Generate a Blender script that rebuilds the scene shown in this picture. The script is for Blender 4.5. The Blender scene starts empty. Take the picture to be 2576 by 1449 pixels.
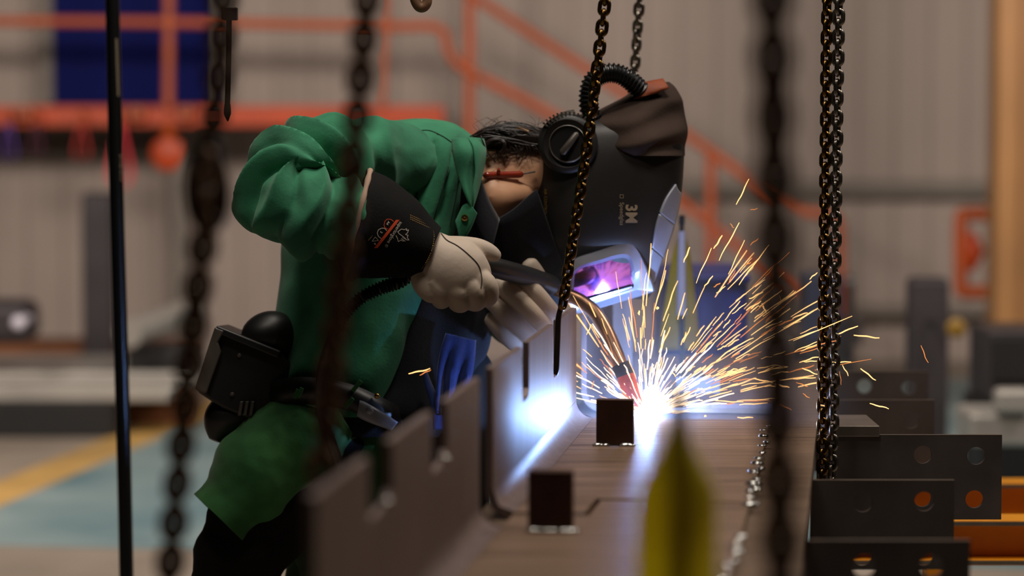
import bpy, bmesh, math, random
import numpy as np
from mathutils import Vector, Matrix, noise
from mathutils.bvhtree import BVHTree

random.seed(7)
SC = bpy.context.scene
COL = SC.collection

# ------------------------------------------------------------------ camera
F = 100.0 / 36.0 * 2576.0            # focal length in photograph pixels
CAM = Vector((0.0, 0.0, 1.40))
PITCH = math.atan((724.5 - 280.0) / F)
FWD = Vector((0, math.cos(PITCH), -math.sin(PITCH)))
RIGHT = Vector((1, 0, 0))
UPV = Vector((0, math.sin(PITCH), math.cos(PITCH)))
cam_data = bpy.data.cameras.new('camera')
cam_data.lens = 100.0
cam_data.sensor_width = 36.0
cam_data.clip_end = 200
cam_data.dof.use_dof = True
cam_data.dof.focus_distance = 5.26
cam_data.dof.aperture_fstop = 2.0
cam = bpy.data.objects.new('camera', cam_data)
COL.objects.link(cam)
cam.location = CAM
cam.rotation_euler = (math.pi / 2 - PITCH, 0, 0)
SC.camera = cam

# ------------------------------------------------------------------ view, world, lamps
SC.view_settings.view_transform = 'Standard'
SC.view_settings.look = 'None'
SC.view_settings.gamma = 1.0
SC.view_settings.use_curve_mapping = False
SC.view_settings.exposure = 0.0

world = bpy.data.worlds.new('hall_air')
SC.world = world
world.use_nodes = True
bg = world.node_tree.nodes['Background']
bg.inputs[0].default_value = (1.0, 0.86, 0.74, 1)
bg.inputs[1].default_value = 0.002


def area_lamp(name, loc, size, energy, col, aim=None):
    d = bpy.data.lights.new(name, 'AREA')
    d.shape = 'RECTANGLE'
    d.size, d.size_y = size
    d.energy = energy
    d.color = col
    o = bpy.data.objects.new(name, d)
    COL.objects.link(o)
    o.location = loc
    if aim is not None:
        o.rotation_euler = (Vector(aim) - Vector(loc)).to_track_quat('-Z', 'Y').to_euler()
    return o


# warm unseen area lamps, added and aimed to light the wall and welder
WARM = (1.0, 0.87, 0.76)
area_lamp('unseen_lamp', (-3.2, 8.2, 3.4), (1.4, 1.0), 185, WARM, (-2.6, 15.5, 1.7))
area_lamp('unseen_lamp', (0.4, 8.2, 3.4), (1.4, 1.0), 112, WARM, (0.4, 15.5, 1.5))
area_lamp('unseen_lamp', (3.8, 8.2, 3.4), (1.4, 1.0), 142, WARM, (3.2, 15.5, 1.1))
area_lamp('unseen_lamp', (0.3, 4.6, 4.7), (0.8, 0.5), 66, (1.0, 0.90, 0.79), (0.1, 5.4, 1.0))
area_lamp('unseen_lamp', (2.6, 5.6, 4.2), (0.9, 0.5), 44, (1.0, 0.90, 0.80), (0.2, 5.2, 1.0))
area_lamp('unseen_lamp', (-0.1, 5.8, 4.6), (1.0, 0.6), 16, (1.0, 0.90, 0.80), (0.0, 5.3, 0.9))
area_lamp('unseen_lamp', (-0.7, 3.5, 4.6), (0.8, 0.5), 34, (1.0, 0.88, 0.76), (-0.3, 5.3, 0.9))


# ------------------------------------------------------------------ helpers
def P(px, py, D):
    """Point in the hall at depth D that the photograph shows at (px, py)."""
    px, py, D = float(px), float(py), float(D)
    return CAM + D * (FWD + RIGHT * ((px - 1288.0) / F) - UPV * ((py - 724.5) / F))


def project(p):
    q = Vector(p) - CAM
    d = q.dot(FWD)
    return 1288.0 + F * q.dot(RIGHT) / d, 724.5 - F * q.dot(UPV) / d, d


def on_plane(px, py, z):
    r = FWD + RIGHT * ((px - 1288.0) / F) - UPV * ((py - 724.5) / F)
    t = (z - CAM.z) / r.z
    return CAM + r * t


def lin(c):
    out = []
    for v in c[:3]:
        v = v / 255.0
        out.append(v / 12.92 if v <= 0.04045 else ((v + 0.055) / 1.055) ** 2.4)
    return tuple(out) + (1.0,)


def mat(name, col, rough=0.6, metal=0.0, var=0.0, vscale=8.0, bump=0.0, bscale=60.0,
        stretch=(1, 1, 1), col2=None, spec=0.5, sheen=0.0, coat=0.0, emit=None, estr=0.0, bdist=0.002):
    m = bpy.data.materials.new(name)
    m.use_nodes = True
    nt = m.node_tree
    b = nt.nodes['Principled BSDF']
    c = lin(col)
    b.inputs['Base Color'].default_value = c
    b.inputs['Roughness'].default_value = rough
    b.inputs['Metallic'].default_value = metal
    b.inputs['Specular IOR Level'].default_value = spec
    if sheen:
        b.inputs['Sheen Weight'].default_value = sheen
    if coat:
        b.inputs['Coat Weight'].default_value = coat
        b.inputs['Coat Roughness'].default_value = 0.08
    if emit is not None:
        b.inputs['Emission Color'].default_value = (emit[0], emit[1], emit[2], 1)
        b.inputs['Emission Strength'].default_value = estr
    if var or bump:
        tc = nt.nodes.new('ShaderNodeTexCoord')
        mp = nt.nodes.new('ShaderNodeMapping')
        mp.inputs['Scale'].default_value = stretch
        nt.links.new(tc.outputs['Object'], mp.inputs['Vector'])
    if var:
        nz = nt.nodes.new('ShaderNodeTexNoise')
        nz.inputs['Scale'].default_value = vscale
        nz.inputs['Detail'].default_value = 5
        nt.links.new(mp.outputs['Vector'], nz.inputs['Vector'])
        rp = nt.nodes.new('ShaderNodeValToRGB')
        rp.color_ramp.elements[0].position = 0.32
        rp.color_ramp.elements[1].position = 0.68
        c2 = lin(col2) if col2 else tuple(min(1, v * (1 + var)) for v in c[:3]) + (1,)
        rp.color_ramp.elements[0].color = tuple(v * (1 - var) for v in c[:3]) + (1,)
        rp.color_ramp.elements[1].color = c2
        nt.links.new(nz.outputs['Fac'], rp.inputs['Fac'])
        nt.links.new(rp.outputs['Color'], b.inputs['Base Color'])
    if bump:
        n2 = nt.nodes.new('ShaderNodeTexNoise')
        n2.inputs['Scale'].default_value = bscale
        n2.inputs['Detail'].default_value = 4
        nt.links.new(mp.outputs['Vector'], n2.inputs['Vector'])
        bp = nt.nodes.new('ShaderNodeBump')
        bp.inputs['Strength'].default_value = bump
        bp.inputs['Distance'].default_value = bdist
        nt.links.new(n2.outputs['Fac'], bp.inputs['Height'])
        nt.links.new(bp.outputs['Normal'], b.inputs['Normal'])
    return m


def tag(o, label, cat, group=None):
    o['label'] = label
    o['category'] = cat
    if group:
        o['group'] = group
    return o


def struct(o):
    o['kind'] = 'structure'
    return o


def empty(name, loc=(0, 0, 0)):
    o = bpy.data.objects.new(name, None)
    COL.objects.link(o)
    o.location = loc
    return o


def put(o, parent):
    """Parent o under parent (or a part of it) and keep the world-space mesh in place."""
    o.parent = parent
    if parent is not None:
        m = Matrix.Identity(4)
        q = parent
        while q is not None:
            m = Matrix.Translation(q.location) @ m
            q = q.parent
        o.location = o.location - m.translation
    return o


class MB:
    """Collects geometry (world coordinates) and links it as one mesh object."""

    def __init__(self):
        self.v = []
        self.f = []

    def add(self, verts, faces):
        n = len(self.v)
        self.v += [Vector(p) for p in verts]
        self.f += [tuple(i + n for i in fc) for fc in faces]

    def box(self, c, hx, hy, hz):
        c, hx, hy, hz = Vector(c), Vector(hx), Vector(hy), Vector(hz)
        vs = [c + sx * hx + sy * hy + sz * hz for sz in (-1, 1) for sy in (-1, 1) for sx in (-1, 1)]
        self.add(vs, [(0, 2, 3, 1), (4, 5, 7, 6), (0, 1, 5, 4), (2, 6, 7, 3), (0, 4, 6, 2), (1, 3, 7, 5)])
        return self

    def abox(self, lo, hi):
        lo, hi = Vector(lo), Vector(hi)
        c = (lo + hi) / 2
        h = (hi - lo) / 2
        return self.box(c, (h.x, 0, 0), (0, h.y, 0), (0, 0, h.z))

    def loft(self, rings, cap0=True, cap1=True, closed=True):
        k = len(rings[0])
        vs = [p for r in rings for p in r]
        fs = []
        for i in range(len(rings) - 1):
            for j in range(k if closed else k - 1):
                j2 = (j + 1) % k
                fs.append((i * k + j, i * k + j2, (i + 1) * k + j2, (i + 1) * k + j))
        n = len(vs)
        if closed and cap0:
            vs.append(sum((Vector(p) for p in rings[0]), Vector()) / k)
            fs += [(n, (j + 1) % k, j) for j in range(k)]
            n += 1
        if closed and cap1:
            b = (len(rings) - 1) * k
            vs.append(sum((Vector(p) for p in rings[-1]), Vector()) / k)
            fs += [(n, b + j, b + (j + 1) % k) for j in range(k)]
        self.add(vs, fs)
        return self

    def tube(self, path, rad, n=12, closed=False, caps=True):
        path = [Vector(p) for p in path]
        m = len(path)
        if not hasattr(rad, '__len__'):
            rad = [rad] * m
        rings = []
        up = None
        for i in range(m):
            if closed:
                t = path[(i + 1) % m] - path[i - 1]
            else:
                t = path[min(i + 1, m - 1)] - path[max(i - 1, 0)]
            t.normalize()
            if up is None:
                a = Vector((0, 0, 1)) if abs(t.z) < 0.9 else Vector((0, 1, 0))
                up = t.cross(a).normalized()
            else:
                up = (up - t * up.dot(t)).normalized()
            s = t.cross(up)
            rings.append([path[i] + rad[i] * (math.cos(2 * math.pi * j / n) * up + math.sin(2 * math.pi * j / n) * s)
                          for j in range(n)])
        if closed:
            rings.append(rings[0])
        return self.loft(rings, caps and not closed, caps and not closed)

    def prism(self, poly, ext):
        """poly: planar outline (list of Vectors); ext: extrusion vector."""
        poly = [Vector(p) for p in poly]
        ext = Vector(ext)
        k = len(poly)
        vs = poly + [p + ext for p in poly]
        fs = [tuple(range(k - 1, -1, -1)), tuple(range(k, 2 * k))]
        fs += [(j, (j + 1) % k, k + (j + 1) % k, k + j) for j in range(k)]
        self.add(vs, fs)
        return self

    def ball(self, c, r, n=12, m=8, sc=(1, 1, 1)):
        c = Vector(c)
        rings = []
        for i in range(m + 1):
            a = math.pi * (i / m) * 0.998 + 0.003
            rings.append([c + Vector((sc[0] * r * math.sin(a) * math.cos(2 * math.pi * j / n),
                                      sc[1] * r * math.sin(a) * math.sin(2 * math.pi * j / n),
                                      sc[2] * r * math.cos(a))) for j in range(n)])
        return self.loft(rings)

    def build(self, name, m, parent=None, smooth=True, bevel=0.0, origin=None, seg=2, fix=True):
        if origin is None:
            xs = np.array([p[:] for p in self.v])
            lo, hi = xs.min(0), xs.max(0)
            origin = Vector(((lo[0] + hi[0]) / 2, (lo[1] + hi[1]) / 2, lo[2]))
        origin = Vector(origin)
        me = bpy.data.meshes.new(name)
        me.from_pydata([(p - origin)[:] for p in self.v], [], self.f)
        if fix:
            b = bmesh.new()
            b.from_mesh(me)
            bmesh.ops.recalc_face_normals(b, faces=b.faces)
            b.to_mesh(me)
            b.free()
        if smooth:
            me.polygons.foreach_set('use_smooth', [True] * len(me.polygons))
        me.materials.append(m)
        o = bpy.data.objects.new(name, me)
        COL.objects.link(o)
        o.location = origin
        if bevel:
            md = o.modifiers.new('bevel', 'BEVEL')
            md.width = bevel
            md.segments = seg
            md.limit_method = 'ANGLE'
            md.angle_limit = math.radians(40)
            if smooth:
                md.harden_normals = True
        if smooth:
            try:
                me.set_sharp_from_angle(angle=math.radians(50))
            except Exception:
                pass
        put(o, parent)
        return o


def crom(pts, m, closed=False):
    """Catmull-Rom resampling of tuples to m samples."""
    a = np.array(pts, float)
    n = len(a)
    out = []
    for i in range(m):
        s = i / (m - 1) * (n - 1)
        k = min(int(s), n - 2)
        t = s - k
        p0, p1, p2, p3 = a[max(k - 1, 0)], a[k], a[k + 1], a[min(k + 2, n - 1)]
        out.append(0.5 * ((2 * p1) + (-p0 + p2) * t + (2 * p0 - 5 * p1 + 4 * p2 - p3) * t * t
                          + (-p0 + 3 * p1 - 3 * p2 + p3) * t ** 3))
    return np.array(out)


def curve3(pts, m):
    return [P(*q) for q in crom(pts, m)]


def px_loft(sections, n=48, m=60, expo=2.0, disp=None, horizontal=False, arc=None):
    """sections: (px, py, D, half width in px, half depth in m). Returns rings of 3-D points.
    Angle 0 is the in-picture normal, 90 deg faces the photographer. arc limits the angle range."""
    q = crom(sections, m)
    rings = []
    for i in range(m):
        if horizontal:
            nx, ny = 1.0, 0.0
        else:
            t = q[min(i + 1, m - 1)][:2] - q[max(i - 1, 0)][:2]
            l = math.hypot(t[0], t[1]) or 1.0
            nx, ny = t[1] / l, -t[0] / l
        ring = []
        for j in range(n):
            if arc:
                a = math.radians(arc[0] + (arc[1] - arc[0]) * j / (n - 1))
            else:
                a = 2 * math.pi * j / n
            c, s = math.cos(a), math.sin(a)
            ce = math.copysign(abs(c) ** (2 / expo), c)
            se = math.copysign(abs(s) ** (2 / expo), s)
            px, py, D, hw, hd = q[i]
            dd = disp(i / (m - 1), a, px + nx * hw * ce, py + ny * hw * ce) if disp else 0.0
            w = hw + dd * F / D
            h = hd + dd
            ring.append(P(px + nx * w * ce, py + ny * w * ce, D - h * se))
        rings.append(ring)
    return rings


def strip(ea, eb, n=24, k=8, bulge=0.0, toward=None, disp=None):
    """Sheet spanned between two pixel polylines (px, py, D); bulge pushes the middle to the photographer."""
    a, b = crom(ea, n), crom(eb, n)
    rows = []
    for i in range(n):
        row = []
        for j in range(k):
            t = j / (k - 1)
            q = a[i] * (1 - t) + b[i] * t
            d = q[2] - bulge * 4 * t * (1 - t)
            if disp:
                d -= disp(i / (n - 1), t)
            row.append(P(q[0], q[1], d))
        rows.append(row)
    return rows


def sheet(name, rows, m, parent=None, thick=0.003, smooth=True):
    mb = MB()
    mb.loft(rows, closed=False)
    o = mb.build(name, m, parent, smooth)
    if thick:
        s = o.modifiers.new('thickness', 'SOLIDIFY')
        s.thickness = thick
        s.offset = 0
    return o


def share(o, name, parent=None, loc=None, rot=None):
    c = o.copy()
    c.name = name
    COL.objects.link(c)
    if loc is not None:
        c.location = loc
    if rot is not None:
        c.rotation_euler = rot
    c.parent = parent
    return c


def bvh_of(o):
    me = o.data
    mw = Matrix.Identity(4)
    q = o
    off = Vector()
    while q is not None:
        off += q.location
        q = q.parent
    return BVHTree.FromPolygons([v.co + off for v in me.vertices], [tuple(p.vertices) for p in me.polygons])


def text_tris(txt, bold=0.0):
    cu = bpy.data.curves.new('lettering', 'FONT')
    cu.body = txt
    cu.align_x = 'CENTER'
    cu.align_y = 'CENTER'
    cu.size = 1.0
    cu.offset = bold
    cu.resolution_u = 3
    o = bpy.data.objects.new('lettering', cu)
    COL.objects.link(o)
    dg = bpy.context.evaluated_depsgraph_get()
    me = bpy.data.meshes.new_from_object(o.evaluated_get(dg))
    vs = [(v.co.x, v.co.y) for v in me.vertices]
    fs = [tuple(p.vertices) for p in me.polygons]
    bpy.data.objects.remove(o)
    bpy.data.curves.remove(cu)
    bpy.data.meshes.remove(me)
    return vs, fs


def decal(name, vs, fs, place, bvh, m, parent, lift=0.0012, thick=0.0):
    """Lay flat print onto a real surface: place(x, y) -> pixel seen; the surface gives the depth."""
    pts = []
    for x, y in vs:
        px, py = place(x, y)
        d = (P(px, py, 1.0) - CAM)
        hit = bvh.ray_cast(CAM, d.normalized(), 30)
        if hit[0] is None:
            pts.append(None)
            continue
        pts.append(hit[0] - d.normalized() * lift)
    good = [p for p in pts if p is not None]
    if not good:
        return None
    pts = [p if p is not None else good[0] for p in pts]
    mb = MB()
    mb.add(pts, fs)
    return mb.build(name, m, parent, smooth=False, fix=False)


def turned(cx, cy, size, deg, sx=1.0):
    """text frame: centre, cap size in px, rotation of the baseline (degrees clockwise on the picture)."""
    a = math.radians(deg)
    ca, sa = math.cos(a), math.sin(a)
    return lambda x, y: (cx + size * (sx * x * ca + y * sa), cy + size * (sx * x * sa - y * ca))

# ------------------------------------------------------------------ materials of the hall
M_wall = mat('cladding_paint', (164, 150, 142), 0.7, 0, 0.06, 1.2)
M_trim = mat('girt_paint', (120, 112, 104), 0.6, 0, 0.1, 2)
M_floor = mat('concrete', (150, 138, 126), 0.55, 0, 0.22, 1.6, 0.1, 30)
M_teal = mat('teal_floor_paint', (92, 138, 150), 0.45, 0, 0.28, 1.1, col2=(150, 168, 170))
M_line = mat('yellow_floor_paint', (196, 158, 92), 0.5, 0, 0.25, 3)
M_blue = mat('blue_door_paint', (0, 10, 84), 0.6, 0, 0.08, 2, spec=0.1)
M_orange = mat('orange_paint', (186, 84, 34), 0.45, 0, 0.12, 3)
M_dkorange = mat('deep_orange_paint', (190, 66, 12), 0.45, 0, 0.15, 3)
M_ochre = mat('ochre_paint', (160, 114, 66), 0.5, 0, 0.12, 2)
M_dark = mat('dark_mill_steel', (52, 47, 50), 0.5, 0.3, 0.2, 5)
M_black = mat('black_rubber', (14, 13, 14), 0.55, 0, 0.2, 8)
M_grey = mat('pale_steel', (168, 164, 158), 0.4, 0.4, 0.15, 2)
M_rust = mat('rusty_timber', (120, 72, 40), 0.75, 0, 0.3, 3)
M_navybox = mat('blue_plastic', (18, 28, 124), 0.45, 0, 0.2, 4)

WY = 16.0
# floor
mb = MB()
mb.abox((-12, -4, -0.1), (12, WY + 0.4, 0))
floor = struct(mb.build('floor', M_floor, smooth=False, origin=(0, 6, 0)))
# painted walkway bed with its yellow edge line, on the floor to the left
e0, e1 = on_plane(-40, 1262, 0), on_plane(470, 1050, 0)
dl = (e1 - e0).normalized()
nl = Vector((dl.y, -dl.x, 0))
f0, f1 = e0 - dl * 1.0, e0 + dl * 5.2
mb = MB()
mb.prism([f0 + Vector((0, 0, 0.0006)), f1 + Vector((0, 0, 0.0006)), f1 + nl * 4.2 + Vector((0, 0, 0.0006)),
          f0 + nl * 4.2 + Vector((0, 0, 0.0006))], (0, 0, 0.002))
mb.build('painted_walkway', M_teal, floor, smooth=False)
mb = MB()
mb.prism([f0 - nl * 0.12 + Vector((0, 0, 0.0008)), f1 - nl * 0.12 + Vector((0, 0, 0.0008)),
          f1 + nl * 0.1 + Vector((0, 0, 0.0008)), f0 + nl * 0.1 + Vector((0, 0, 0.0008))], (0, 0, 0.0035))
mb.build('edge_line', M_line, floor, smooth=False)

# back wall: ribbed cladding panels on a flat backing
mb = MB()
mb.abox((-8, WY, 0), (8, WY + 0.12, 6))
wall = struct(mb.build('wall_back', M_wall, smooth=False, origin=(0, WY, 0)))
first = None
for k in range(16):
    x0 = -8 + k * 1.0
    if first is None:
        mb = MB()
        pr = []
        for r in range(5):
            b = r * 0.2
            pr += [(b, 0), (b + 0.06, 0), (b + 0.085, -0.014), (b + 0.135, -0.014), (b + 0.16, 0)]
        pr.append((0.995, 0))
        mb.loft([[Vector((x, WY - 0.004 + y, z)) for x, y in pr] for z in (0.0, 6.0)], closed=False)
        first = mb.build('cladding_panel', M_wall, wall, smooth=False, origin=(0, WY, 0))
        first.location = Vector((x0, 0, 0))
    else:
        share(first, 'cladding_panel', wall, Vector((x0, 0, 0)))

def px_box(name, x0, x1, y0, y1, D, depth, m, parent=None, bevel=0.006, smooth=True, to_floor=False):
    a, b = P(x0, y0, D), P(x1, y1, D)
    z0 = 0.0 if to_floor else b.z
    q = MB()
    q.abox((a.x, a.y, z0), (b.x, a.y + depth, a.z))
    return q.build(name, m, parent, smooth, bevel)

# wall rails
o = struct(px_box('trim_1', 1705, 2700, 456, 492, WY - 0.15, 0.09, M_trim))
o = struct(px_box('trim_2', -80, 470, 362, 398, WY - 0.15, 0.09, M_trim))
o = struct(px_box('trim_3', 1990, 2700, 770, 796, WY - 0.15, 0.08, M_trim))
# steel column at the right edge
c0 = P(2508, 400, 13.0)
col = empty('steel_column', (c0.x + 0.13, c0.y + 0.12, 0))
tag(col, 'tall ochre painted steel column at the right edge of the hall', 'column')
for nm, lo, hi in (('flange', (c0.x, c0.y, 0), (c0.x + 0.10, c0.y + 0.26, 4.5)),
                   ('web', (c0.x + 0.10, c0.y + 0.10, 0), (c0.x + 0.34, c0.y + 0.14, 4.5)),
                   ('flange', (c0.x + 0.34, c0.y, 0), (c0.x + 0.44, c0.y + 0.26, 4.5))):
    q = MB()
    q.abox(lo, hi)
    q.build(nm, M_ochre, col, True, 0.008)

# blue door on the platform
DP = 15.2
zp = P(0, 262, DP).z
da, db = P(132, 250, WY - 0.2), P(540, 250, WY - 0.2)
mb = MB()
mb.abox((da.x, WY - 0.13, zp), (db.x, WY - 0.06, zp + 2.1))
door = struct(mb.build('door_1', M_blue, smooth=True, bevel=0.006))
for lo, hi in (((da.x - 0.07, WY - 0.16, zp), (da.x, WY - 0.05, zp + 2.17)),
               ((db.x, WY - 0.16, zp), (db.x + 0.07, WY - 0.05, zp + 2.17)),
               ((da.x, WY - 0.16, zp + 2.1), (db.x, WY - 0.05, zp + 2.17))):
    q = MB()
    q.abox(lo, hi)
    q.build('door_frame', M_trim, door, True, 0.004)
q = MB()
q.tube([(da.x + 0.8, WY - 0.14, zp + 1.0), (da.x + 0.8, WY - 0.20, zp + 1.0), (da.x + 0.68, WY - 0.20, zp + 1.0)], 0.012, 8)
q.build('door_handle', M_grey, door)

# orange platform with railing and the stair that comes down to the right
plat = empty('platform', (P(300, 300, DP).x, DP, 0))
tag(plat, 'orange edged raised platform in front of the blue door', 'platform')
a, b = P(-160, 266, DP), P(1118, 318, DP)
q = MB()
q.abox((a.x, a.y - 0.05, b.z), (b.x, a.y + 0.02, a.z))
q.build('edge_beam', M_dkorange, plat, True, 0.008)
q = MB()
q.abox((a.x, a.y + 0.02, a.z - 0.045), (b.x, WY - 0.17, a.z - 0.01))
q.build('deck', M_trim, plat, True, 0.004)
for px in (-120, 425, 1070):
    c = P(px, 300, DP)
    q = MB()
    q.abox((c.x - 0.05, c.y + 0.5, 0), (c.x + 0.05, c.y + 0.6, a.z - 0.046))
    q.build('support_leg', M_trim, plat, True, 0.004)

rail = empty('platform_railing', (P(500, 280, DP).x, DP - 0.08, zp))
tag(rail, 'orange tube railing along the platform edge', 'railing')
DR = DP - 0.09
q = MB()
q.tube(curve3([(-160, 52, DR), (425, 56, DR), (975, 66, DR), (1080, 66, DR), (1118, 84, DR), (1124, 118, DR), (1150, 160, DR), (1205, 196, DR)], 60), 0.026, 10)
q.build('handrail', M_orange, rail)
for px, w in ((425, 0.027), (975, 0.018)):
    q = MB()
    q.tube([P(px + (6 if px == 975 else 2), -260, DR), P(px - (14 if px == 975 else 2), 270, DR)], w, 10)
    q.build('post', M_orange, rail)

st = empty('staircase_railing', (P(1500, 300, DP).x, DP - 0.1, 0))
tag(st, 'orange stair railing sloping down to the right behind the welder', 'railing')
for nm, pts, r in (('handrail', [(1150, -36, DR), (1480, 178, DR), (1740, 348, DR), (1900, 462, DR), (1990, 522, DR), (2040, 535, DR), (2085, 538, DR), (2108, 552, DR), (2114, 590, DR), (2114, 700, DR), (2112, 960, DR)], 0.026),
                   ('mid_rail', [(1190, 186, DR + 0.05), (1400, 296, DR + 0.05), (1640, 452, DR + 0.05), (1900, 655, DR + 0.05), (2100, 800, DR + 0.05)], 0.028)):
    q = MB()
    q.tube(curve3(pts, 70), r, 10)
    q.build(nm, M_orange, st)
for px, y0, y1, r in ((1182, -200, 470, 0.028), (1788, 385, 900, 0.026)):
    q = MB()
    q.tube([P(px, y0, DR + 0.02), P(px - 2, y1, DR + 0.02)], r, 10)
    q.build('post', M_orange, st)
q = MB()
s0, s1 = P(1130, 330, DR + 0.2), P(2120, 940, DR + 0.2)
dn = Vector((0, 0, -0.14))
q.prism([s0, s1, s1 + dn * 0.2, s0 + dn], (0, 0.03, 0))
q.build('stringer', M_trim, st)

# round orange lamp housing below the platform post
c = P(424, 386, DP - 0.1)
rb = empty('round_bracket', c)
tag(rb, 'round orange disc hanging below the platform edge', 'disc')
q = MB()
pf = [(0.0, -0.05), (0.06, -0.05), (0.088, -0.035), (0.094, 0), (0.088, 0.035), (0.06, 0.05), (0, 0.05)]
q.loft([[c + Vector((max(r, 0.001) * math.cos(2 * math.pi * j / 24), y, max(r, 0.001) * math.sin(2 * math.pi * j / 24))) for j in range(24)] for r, y in pf])
q.build('housing', M_dkorange, rb)
q = MB()
q.tube([c + Vector((0, 0, 0.08)), P(424, 312, DP - 0.06)], 0.03, 10)
q.build('stem', M_orange, rb)

# lifting slings on hooks at the platform edge
for k, (px, y1, w, colr, lb) in enumerate((
        (22, 402, 0.036, (96, 66, 150), 'purple webbing sling hanging from the platform edge at the far left'),
        (92, 392, 0.03, (92, 40, 66), 'dark maroon webbing sling hanging from the platform edge'),
        (206, 400, 0.036, (186, 54, 48), 'red webbing sling hanging between the maroon one and the black hose'),
        (302, 470, 0.058, (228, 60, 72), 'bright pink red webbing sling hanging behind the black hose'))):
    Ds = DP - 0.16
    m = mat('webbing', colr, 0.8, 0, 0.1, 20)
    c = P(px, 300, Ds)
    s = empty('webbing_sling', c)
    tag(s, lb, 'sling', 'slings hanging on the platform edge')
    low = P(px, y1, Ds)
    h = c.z - low.z
    wt = w * 0.45
    # a flat loop: two bands from the hook down to the eye
    q = MB()
    outl = []
    for i in range(25):
        a_ = math.pi * i / 24
        outl.append((-math.cos(a_), math.sin(a_)))
    path = [Vector((c.x, c.y, c.z + 0.0)), Vector((c.x - w, c.y - 0.01, c.z - h * 0.75)), Vector((c.x - w * 0.7, c.y - 0.01, c.z - h * 0.95)),
            Vector((c.x, c.y - 0.012, c.z - h)), Vector((c.x + w * 0.7, c.y - 0.01, c.z - h * 0.95)), Vector((c.x + w, c.y - 0.01, c.z - h * 0.75))]
    pp = [Vector(p) for p in crom([tuple(p) for p in path + [path[0]]], 40)]
    q.loft([[p + Vector((sx * wt * 0.35, sy * 0.012, 0)) for sx, sy in ((-1, -1), (1, -1), (1, 1), (-1, 1))] for p in pp])
    q.build('band', m, s)
    q = MB()
    q.tube([c + Vector((0, 0.12, 0.03)), c + Vector((0, 0.02, 0.035)), c + Vector((0, -0.02, 0.02)), c + Vector((0, -0.025, -0.015)), c + Vector((0, 0.0, -0.02))], 0.012, 8)
    q.build('hook', M_orange, s)

# coat of small orange clamps along the edge
for k, px in enumerate((62, 345, 470)):
    c = P(px, 283, DP - 0.09)
    o = empty('beam_clamp', c)
    tag(o, ('small orange clamp on the platform edge at the far left', 'small orange clamp on the platform edge right of the black hose',
            'small orange clamp on the platform edge right of the railing post')[k], 'clamp', 'clamps on the platform edge')
    q = MB()
    q.abox(c + Vector((-0.045, -0.03, -0.035)), c + Vector((0.045, 0.03, 0.035)))
    q.build('jaw', M_orange, o, True, 0.008)
    q = MB()
    q.tube([c + Vector((0, -0.03, 0)), c + Vector((0, -0.07, 0))], 0.012, 8)
    q.build('screw', M_dark, o)

# orange tube frame at the right
Dq = 13.6
tf = empty('tube_guard', P(2480, 740, Dq))
tag(tf, 'orange rounded tube guard frame beside the ochre column', 'guard')
loop = [(2418, 735, Dq), (2416, 640, Dq), (2418, 548, Dq), (2428, 540, Dq), (2480, 538, Dq), (2536, 540, Dq), (2546, 550, Dq), (2548, 640, Dq), (2546, 724, Dq), (2536, 734, Dq), (2480, 735, Dq), (2428, 735, Dq)]
q = MB()
q.tube(curve3(loop + [loop[0]], 80)[:-1], 0.034, 10, closed=True)
q.build('frame', M_orange, tf)
for px in (2547, ):
    q = MB()
    q.tube([P(px, 700, Dq), Vector((P(px, 700, Dq).x, P(px, 700, Dq).y, 0))], 0.034, 10)
    q.build('leg', M_orange, tf)
q = MB()
cc = P(2442, 632, Dq)
q.tube([cc + Vector((0, 0, -0.09)), cc + Vector((0.02, -0.02, 0)), cc + Vector((0, 0, 0.09))], [0.02, 0.05, 0.02], 10)
q.build('cable_grip', M_dkorange, tf)

# dark steel posts and machines on the hall floor
def dark_post(px0, px1, y0, D, label, bolt=None, base=True):
    a, b = P(px0, y0, D), P(px1, y0, D)
    w = b.x - a.x
    o = empty('steel_post', ((a.x + b.x) / 2, a.y + w / 2, 0))
    tag(o, label, 'post')
    q = MB()
    q.abox((a.x, a.y, 0.02), (b.x, a.y + w, a.z))
    q.build('tube', M_dark, o, True, 0.012)
    q = MB()
    q.abox((a.x - 0.06, a.y - 0.06, 0), (b.x + 0.06, a.y + w + 0.06, 0.02))
    q.build('base_plate', M_dark, o, True, 0.003)
    q = MB()
    q.abox((a.x + 0.01, a.y + 0.01, a.z), (b.x - 0.01, a.y + w - 0.01, a.z + 0.006))
    q.build('cap', M_dark, o, True, 0.002)
    return o

dark_post(204, 281, 488, 13.6, 'dark square steel post standing behind the black hose')
dark_post(2291, 2389, 704, 10.4, 'black square steel post standing behind the drilled plates')
c = P(2405, 825, 10.3)
o = empty('padlock', c)
tag(o, 'small dull yellow disc tag beside the black post', 'tag')
q = MB()
q.loft([[c + Vector((r * math.cos(2 * math.pi * j / 20), y, r * math.sin(2 * math.pi * j / 20))) for j in range(20)] for r, y in ((0.03, -0.012), (0.036, -0.006), (0.036, 0.006), (0.03, 0.012))])
q.build('plate', mat('dull_yellow', (120, 90, 20), 0.5), o)
q = MB()
q.tube([c + Vector((-0.02, 0, 0.01)), c + Vector((-0.06, 0.06, 0.02)), c + Vector((-0.09, 0.12, 0.02))], 0.006, 8)
q.build('wire', M_dark, o)
o.name = 'hanging_tag'

def machine(name, label, cat, parts, D):
    o = empty(name, (P((parts[0][1] + parts[0][2]) / 2, 700, D).x, P(0, 700, D).y, 0))
    tag(o, label, cat)
    for nm, x0, x1, y0, y1, dd, dep, m, bev in parts:
        px_box(nm, x0, x1, y0, y1, D + dd, dep, m, o, bev, to_floor=nm in ('base', 'stand', 'plinth'))
    return o

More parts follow.
